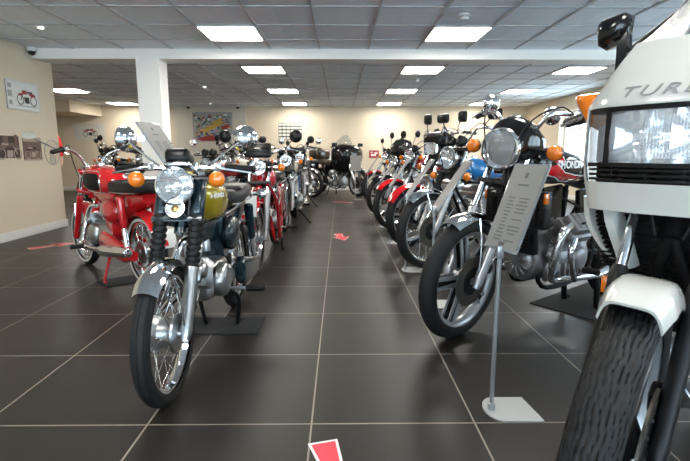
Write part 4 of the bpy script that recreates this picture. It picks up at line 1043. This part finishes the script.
g=MB(); g.box((k['hx']-.06,0,.93),(.09,.15,.10),None,.02); g.build('horn_cover','blackpl',R4)
R5, c5r = motorcycle('motorcycle with round headlight and small red mudguard, third from the back of right row', (.70,6.1), 58, RG,
    wb=1.40, rim='spoke', fender='red', fend=(40,155), hlr=.09, hlz=.955, bars='mid', tank='red', tankz=.84, q=.6, mirpos=(0,.33,.24), indy=.2, indr=.034)
R6, c6r = motorcycle('motorcycle with small dark fairing over two lamps, second from the back of right row', (.68,7.42), 58, RG,
    wb=1.42, rim='star', fender='blackgl', hlr=.09, hlz=.87, bars='low', tank='blackgl', tankz=.84, q=.5, disc=2, mirpos=(0,.32,.28), indy=.2, indr=.036)
k=c6r['_']; g=MB(); g.loft([(k['hx']-.02,1.02,.10,.08,.06),(k['hx']-.06,1.04,.18,.12,.10),(k['hx']-.14,1.06,.22,.16,.14),(k['hx']-.2,1.08,.20,.13,.12)],24,3); g.build('fairing','blackgl',R6)
R7, c7r = motorcycle('dark motorcycle farthest back in the right row', (.70,9.45), 58, RG,
    wb=1.42, fender='red', hlr=.085, hlz=.95, bars='mid', tank='blackgl', tankz=.84, q=.45, mirpos=(0,.32,.25), indy=.2)

# ------------------------------------------------------------------ white sports tourer, right foreground
R1, c1r = motorcycle('white faired motorcycle with TURBO lettering and wide headlight, closest to camera on the right', (.630,.981), 50, RG,
    wb=1.49, rf=.335, rr=.32, twf=.100, twr=.13, rake=28, L=.80, sep=.165, steer=8.5, legr=.8, tread='wavy', rim='star', disc=2, slider='blackmt', upper='chrome', fender=None, hl=None, hlz=.95, hlx=.08, bars='low', mirrors=None, ind=False, clocks=2, tank='white', tankdim=(.56,.17,.13,.14), tankz=.88,
    seat='vinyl', seatz=.82, seatlen=.66, seatw=.16, side='white', engine='vtwin', exh='single', exh_side=1, exhmat='blackmt', stand='centre', rfender='white', q=1.0)
k=c1r['_']; A=k['A']
g=MB(k['S']); g.fender(A,.375,70,132,.142,.050,.006,36,20,6,wl=lambda t:.84+.16*min(1,t*5)); g.build('front_mudguard','white',R1)
# fairing skin: rings across (y) built from profile in (x,z); nose at x=X0
X0=.575
def fx(y,z):          # x of the fairing skin
    e=abs(y)/.20
    return X0+.015-.035*e**2-.06*max(0,e-.72)**1*1.4-.55*max(0,z-1.10)-.15*max(0,.92-z)
HW=lambda z: .205-.10*max(0,z-1.09)/.17-.02*max(0,.95-z)/.10
def skin_ring(z, back, n=20):
    hw=HW(z); pts=[]
    for i in range(n+1):
        t=-1+2*i/n; y=hw*math.copysign(abs(t)**.8,t); pts.append(V(fx(y,z),y,z))
    return [V(back,-hw-.09,z)]+[V(pts[0].x-.10,-hw-.036,z)]+pts+[V(pts[-1].x-.10,hw+.036,z)]+[V(back,hw+.09,z)]
# upper shell (brow to screen base)
def shell(name, zs, back, m, th=.008, inset=0):
    g=MB(); R=[]
    for z in zs:
        o=skin_ring(z,back); i=[p+V(-th,-th*.6*(1 if p.y>0 else -1),0) for p in o]
        R.append(o+i[::-1])
    g.rings(R); return g.build(name,m,R1)
up=shell('fairing_nose',[1.092,1.10,1.13,1.17,1.21,1.245,1.252],.12,'white')
low=shell('fairing_lip',[.832,.838,.86,.895,.905],.20,'white')
# cheeks left and right of the lamp opening
for sy in (1,-1):
    g=MB(); R=[]
    for z in (.89,.92,.96,1.0,1.05,1.095):
        hw=HW(z); a=V(fx(hw*.965,z),sy*hw*.965,z); b_=V(fx(hw,z),sy*hw,z); c2_=V(b_.x-.10,sy*(hw+.036),z); d=V(.16,sy*(hw+.09),z)
        R.append([a,b_,c2_,d,d+V(0,-sy*.008,0),c2_+V(-.004,-sy*.008,0),b_+V(-.012,-sy*.006,0),a+V(-.012,0,0)])
    g.rings(R); g.build('fairing_cheek','white',R1)
# dark surround, lamp, side lenses, grille
def panel(g,y0,y1,z0,z1,dx,n=12,th=.006):
    R=[]
    for i in range(n+1):
        y=y0+(y1-y0)*i/n; x=fx(y,(z0+z1)/2)+dx; R.append([V(x,y,z0),V(x,y,z1),V(x-th,y,z1),V(x-th,y,z0)])
    g.rings(R)
g=MB(); panel(g,-.195,.195,.89,1.095,-.075); sr=g.build('lamp_recess','blackpl',R1)
g=MB()
for q_ in ((-.190,.190,1.080,1.096),(-.190,.190,.944,.954)): panel(g,*q_,-.006,14,.06)
for s in (-1,1): panel(g,s*.134-.007,s*.134+.007,.95,1.085,-.006,3,.06)
g.build('lamp_surround','blackmt',R1)
g=MB(); 
Rb=[]
for i in range(19):
    y=-.128+.256*i/18; Rb.append([V(fx(y,1.0)-.068+.058*max((abs((abs(y)-.064)/.064))**2*.55, ((z-1.0175)/.0625)**2), y, z) for z in [.955+.125*j/12 for j in range(13)]])
g.rings(Rb,cap=False,loop=False); g.m=1
[g.lathe([(0,.03),(.014,.026),(.018,.0),(.018,-.03)],(X0-.05,yy,1.0175),(1,0,0),20) for yy in (-.064,.064)]
hl=g.build('headlight',['reflect','chrome'],R1)
g=MB(); R=[]
for i in range(15):
    y=-.129+.258*i/14; x=fx(y,1.0)+.002-.010*(abs(y)/.129)**4; R.append([V(x-.012,y,.953),V(x,y,.966),V(x+.003,y,1.02),V(x,y,1.070),V(x-.012,y,1.082),V(x-.016,y,1.07),V(x-.016,y,.966)])
g.rings(R); g.build('lens','lens3',hl)
for s in (-1,1):
    g=MB(); panel(g,s*.165-.024,s*.165+.024,.956,1.078,-.012,6,.006); g.build('side_lens','lens2',R1)
    g=MB(); panel(g,s*.165-.024,s*.165+.024,.956,1.078,-.055,6,.004); g.build('side_reflector','reflect',R1)
g=MB()
for i in range(3): panel(g,-.186,.186,.9085+.0125*i,.9145+.0125*i,-.010,12,.03)
for y in (-.12,-.04,.04,.12): panel(g,y-.002,y+.002,.905,.945,-.014,2,.03)
g.build('air_grille','blackmt',R1)
# raised lettering below the screen
vs,fs=text_mesh('TURBO',.047,.0022,.32,1.20,.0); pts=[]
for p in vs:
    y=p.x*1.30-.004; z=1.124+p.y*.78; x=fx(y,z); pts.append((x+.0012+p.z, y, z))
g=MB(); g.add(pts,fs); g.build('nose_lettering','txtgrey',up,weld=False)
M['sticker_blue']=mat('pale_blue_sticker',(.45,.55,.75),.4)
# windscreen with dark edge strip
g=MB(); R=[]
for i in range(17):
    t=-1+2*i/16; col=[]
    for v in (0,.15,.35,.6,.8,1):
        z=1.248+.21*v*(1-.30*t*t); hw=HW(1.245)*(1.55-.35*v); y=t*hw
        col.append(V(fx(0,1.248)-.02-.30*v-.11*t*t*(1-.3*v), y, z))
    R.append(col+[p+V(-.005,0,-.002) for p in col[::-1]])
g.rings(R); ws=g.build('windscreen','smoke',R1)
g=MB()
for R_ in (R[0],R[-1]): g.tube([p for p in R_[:6]],.012,8)
g.tube([q[5] for q in R],.005,8); g.build('screen_edge','blackrub',ws)
g=MB(); g.tube([q[0]+V(.004,0,-.004) for q in R],.007,8); g.build('screen_trim','white',R1)
g=MB(); o=R[8][1]; g.box(V(o.x+.0,0.04,o.z+.012)+V(.01,0,0),(.003,.10,.055),Matrix.Rotation(-.96,3,'Y'),.001); st_=g.build('screen_sticker','sticker_blue',R1)
# mirrors and wedge indicators
for sy in (1,-1):
    b0=V(.41,sy*.165,1.165); p=V(.395,sy*.180,1.292); g=MB(); K=.70
    g.rings([[b0+V(x,y*sy,0) for x,y in ((-.035,-.012),(.035,-.012),(.03,.014),(-.03,.014))],[b0*.4+p*.6+V(x,y*sy,0) for x,y in ((-.025,-.013),(.02,-.013),(.02,.011),(-.025,.011))],[p+V(x,y*sy,.01) for x,y in ((-.022,-.014),(.018,-.014),(.018,.010),(-.022,.010))]])
    def mring(x,s): return [p+V(x,y*sy*s*K+sy*.022,z*s*K+.024) for y,z in ((-.050,-.012),(-.030,-.044),(.036,-.066),(.056,-.052),(.062,-.008),(.058,.030),(.044,.044),(-.036,.058),(-.056,.044))]
    g.rings([mring(x,s) for x,s in ((.040,.45),(.033,.80),(.012,1.0),(-.02,1.03),(-.025,.98))])
    mo=g.build('mirror','blackgl',R1,sharp=60)
    g=MB(); g.rings([mring(-.0252,.93),mring(-.027,.90)]); g.build('mirror_glass','mirror',mo)
    g=MB(); bq=V(.475,sy*.198,1.110); R_=[]
    def tri(s): 
        C=[(-.040,.034),(.072,.032),(.010,-.078)]; out=[]      # (outwards, up) rounded triangle
        for i in range(3):
            a_=C[i-1]; b_=C[i]; c_=C[(i+1)%3]
            for t in (0,.25,.5,.75,1):
                q1=(b_[0]+(a_[0]-b_[0])*.22,b_[1]+(a_[1]-b_[1])*.22); q2=(b_[0]+(c_[0]-b_[0])*.22,b_[1]+(c_[1]-b_[1])*.22)
                out.append(tuple((1-t)**2*q1[j]+2*t*(1-t)*b_[j]+t*t*q2[j] for j in (0,1)))
        return [(y*s,z*s) for y,z in out]
    for dx_,s in ((.050,.30),(.044,.62),(.022,.88),(-.03,1.02),(-.09,1.0)): R_.append([bq+V(dx_,sy*y,z) for y,z in tri(s)])
    g.rings(R_); g.build('indicator_lens','amber',R1,sharp=40)
# lower fairing legs, radiator and vents
for sy in (1,-1):
    g=MB(); 
    def strip(P,w): 
        P=crom(P,6); g.rings([[p+V(0,-w/2,0),p+V(.012,-w/3,0),p+V(.012,w/3,0),p+V(0,w/2,0),p+V(-.06,w/2,0),p+V(-.06,-w/2,0)] for p in P])
    strip([(.49,sy*.200,.86),(.475,sy*.195,.79),(.45,sy*.165,.72),(.43,sy*.118,.665)],.020)
    strip([(.52,sy*.135,.85),(.51,sy*.125,.79),(.49,sy*.105,.72),(.47,sy*.095,.67)],.034)
    g.build('fairing_leg','white',R1)
    g=MB()
    for i in range(15): 
        z=.675+.012*i; t=(z-.675)/.17; g.box((.435,sy*(.135+.022*t),z),(.05,.05+.045*t,.004),Matrix.Rotation(.3,3,'Y'))
    g.box((.40,sy*.145,.76),(.03,.09,.19)); g.build('side_vent','blackmt',R1)
    g=MB(); g.box((.42,sy*.16,.60),(.02,.018,.05),None,.006); g.build('side_reflector','amber',R1)
g=MB(); g.m=0; g.box((.36,0,.66),(.04,.34,.34),None,.01); g.m=1
for i in range(24): g.box((.384,0,.51+.013*i),(.008,.32,.003))
g.build('radiator',['blackmt','blackpl'],R1)
g=MB()
g.tube([(.44,.13,.66),(.46,.11,.72),(.45,.06,.80)],.011,10,4); g.build('oil_hose','blackrub',R1)

# ------------------------------------------------------------------ signs
sign('grey acrylic information sign facing the aisle in front of the black and red motorcycle', .582,1.655,.63,1,20,22,.178,.335)
sign('information sign seen edge-on before the chrome mudguard of the blue tanked motorcycle', .60,2.93,.63,1,0,34,.185,.37,False)
sign('information sign seen edge-on before the red mudguard with star wheel', .555,3.86,.63,1,0,34,.185,.37,False)
sign('slim information sign before the small red mudguard of the third machine from the back', .55,5.10,.63,1,0,34,.185,.37,False)
sign('slim information sign before the dark fairing of the second machine from the back', .55,6.27,.63,1,0,34,.185,.37,False)
sign('slim information sign, last but one along the right row', .55,7.8,.63,1,0,34,.185,.37,False)
sign('slim information sign, last along the right row before the touring motorcycle', .55,9.3,.63,1,0,34,.185,.37,False)
sign('tall clear information sign rising behind the left mirror of the olive motorcycle', -.885,2.62,.875,-1,-14,36,.20,.34,True,basedir=-1)
sign('white information sign facing the camera in front of the black touring motorcycle',   .33,10.15,.62,1,80,14,.24,.34,False)
sticker('red arrow sticker cropped by the bottom of the photo, nearest the camera', (-.007,1.26), -165, 1.0)
sticker('red arrow sticker halfway along the aisle between both rows', (.01,5.48), 190, 1.1)
sticker('red arrow sticker at the far end of the aisle by the touring motorcycle', (.04,9.64), 60, 1.1)
sticker('red arrow sticker on the floor by the left wall', (-3.1,5.0), -40, 1.2)

# ------------------------------------------------------------------ person
M['skin']=mat('skin',(.55,.33,.24),.5); M['hair']=mat('brown_hair',(.10,.045,.02),.5); M['jeans']=mat('blue_denim',(.03,.06,.16),.8,noise=.2,nscale=60); M['redtop']=mat('red_cotton_top',(.60,.02,.025),.8)
def skinned(name, pts, edges, m, parent, lv=2):
    me=bpy.data.meshes.new(name); me.from_pydata([p[:3] for p in pts],edges,[]); o=bpy.data.objects.new(name,me); COL.objects.link(o)
    if parent: o.parent=parent
    md=o.modifiers.new('Skin','SKIN'); md.use_smooth_shade=True
    for i,p in enumerate(pts): me.skin_vertices[0].data[i].radius=(p[3],p[4] if len(p)>4 else p[3])
    me.skin_vertices[0].data[0].use_root=True
    s=o.modifiers.new('Sub','SUBSURF'); s.levels=lv; s.render_levels=lv
    me.materials.append(M[m]); return o
pts=[(0,0,.92,.13,.10),(0,0,1.10,.12,.09),(.01,0,1.28,.14,.10),(.01,0,1.38,.08,.07),(.015,0,1.45,.05),(.02,0,1.52,.075,.085),(.025,0,1.60,.08,.09),(.02,0,1.66,.06,.07)]
ed=[(i,i+1) for i in range(7)]
for sy in (1,-1):
    b=len(pts); pts+=[(.0,sy*.09,.86,.085),(.01,sy*.10,.50,.058),(-.01,sy*.10,.12,.042),(.02,sy*.10,.04,.04),(.13,sy*.11,.025,.025)]; ed+=[(0,b),(b,b+1),(b+1,b+2),(b+2,b+3),(b+3,b+4)]
    b=len(pts); pts+=[(.0,sy*.17,1.36,.055),(-.01,sy*.215,1.10,.042),(.05,sy*.225,.86,.030),(.065,sy*.225,.80,.035,.02)]; ed+=[(3,b),(b,b+1),(b+1,b+2),(b+2,b+3)]
    for f_ in range(4):
        q=len(pts); y0=sy*.225; dx=(-.024+.016*f_); pts+=[(.065+dx,y0,.755,.009),(.075+dx,y0-sy*.006,.725-.004*(f_ in (1,2)),.008)]; ed+=[(b+3,q),(q,q+1)]
    q=len(pts); pts+=[(.10,sy*.215,.785,.010),(.112,sy*.205,.76,.009)]; ed+=[(b+3,q),(q,q+1)]
PE=skinned('person',pts,ed,'skin',None); PE.location=(-6.14,10.0,0); PE.rotation_euler=(0,0,math.radians(-60)); tag(PE,'person in red top and blue jeans, half hidden by the left wall end','person')
skinned('red_top',[(0,0,.95,.150,.12),(0,0,1.10,.140,.11),(.01,0,1.28,.16,.118),(.01,0,1.37,.09,.08)]+[p for sy in (1,-1) for p in ((.0,sy*.17,1.36,.068),(-.01,sy*.215,1.10,.056),(.04,sy*.224,.92,.046))],[(0,1),(1,2),(2,3),(3,4),(4,5),(5,6),(3,7),(7,8),(8,9)],'redtop',PE)
skinned('jeans',[(0,0,.93,.145,.115)]+[p for sy in (1,-1) for p in ((.0,sy*.09,.85,.098),(.01,sy*.10,.50,.072),(-.01,sy*.10,.09,.060))],[(0,1),(1,2),(2,3),(0,4),(4,5),(5,6)],'jeans',PE)
g=MB(); g.ell((.0,0,1.60),(.105,.098,.125),20,12); g.ell((-.05,0,1.48),(.06,.085,.13),16,10); g.build('hair','hair',PE)
g=MB(); g.ell((.115,0,1.555),(.018,.012,.02),10,8); g.build('nose','skin',PE)
for sy in (1,-1):
    g=MB(); g.ell((.098,sy*.032,1.585),(.010,.013,.008),10,8); g.build('eye','dialb',PE)
    g=MB(); g.tube([(.02,sy*.10,.045),(.12,sy*.11,.035),(.16,sy*.112,.03)],[.05,.045,.03],12); g.build('shoe','blackpl',PE)
# ------------------------------------------------------------------ camera, world, view
cam = bpy.data.cameras.new('camera'); co = bpy.data.objects.new('camera', cam); COL.objects.link(co)
cam.sensor_width = 36; cam.lens = 465/690*36
co.location = (0,0,.975); co.rotation_euler = (PI/2-math.atan(76/465), 0, -math.radians(.61))
cam.dof.use_dof = True; cam.dof.focus_distance = 1.95; cam.dof.aperture_fstop = 7.0
cam.clip_start = .05
scene.camera = co
w = bpy.data.worlds.new('sky'); scene.world = w; w.use_nodes = True
bg = w.node_tree.nodes['Background']; bg.inputs['Color'].default_value = (.74,.87,1.0,1); bg.inputs['Strength'].default_value = SKY
vs_ = scene.view_settings; vs_.view_transform = 'Standard'; vs_.look = 'None'; vs_.exposure = EXPO; vs_.gamma = 1; vs_.use_curve_mapping = False
scene.cycles.use_denoising = True
scene.cycles.max_bounces = 8; scene.cycles.glossy_bounces = 4; scene.cycles.transparent_max_bounces = 10; scene.cycles.caustics_reflective = False; scene.cycles.caustics_refractive = False
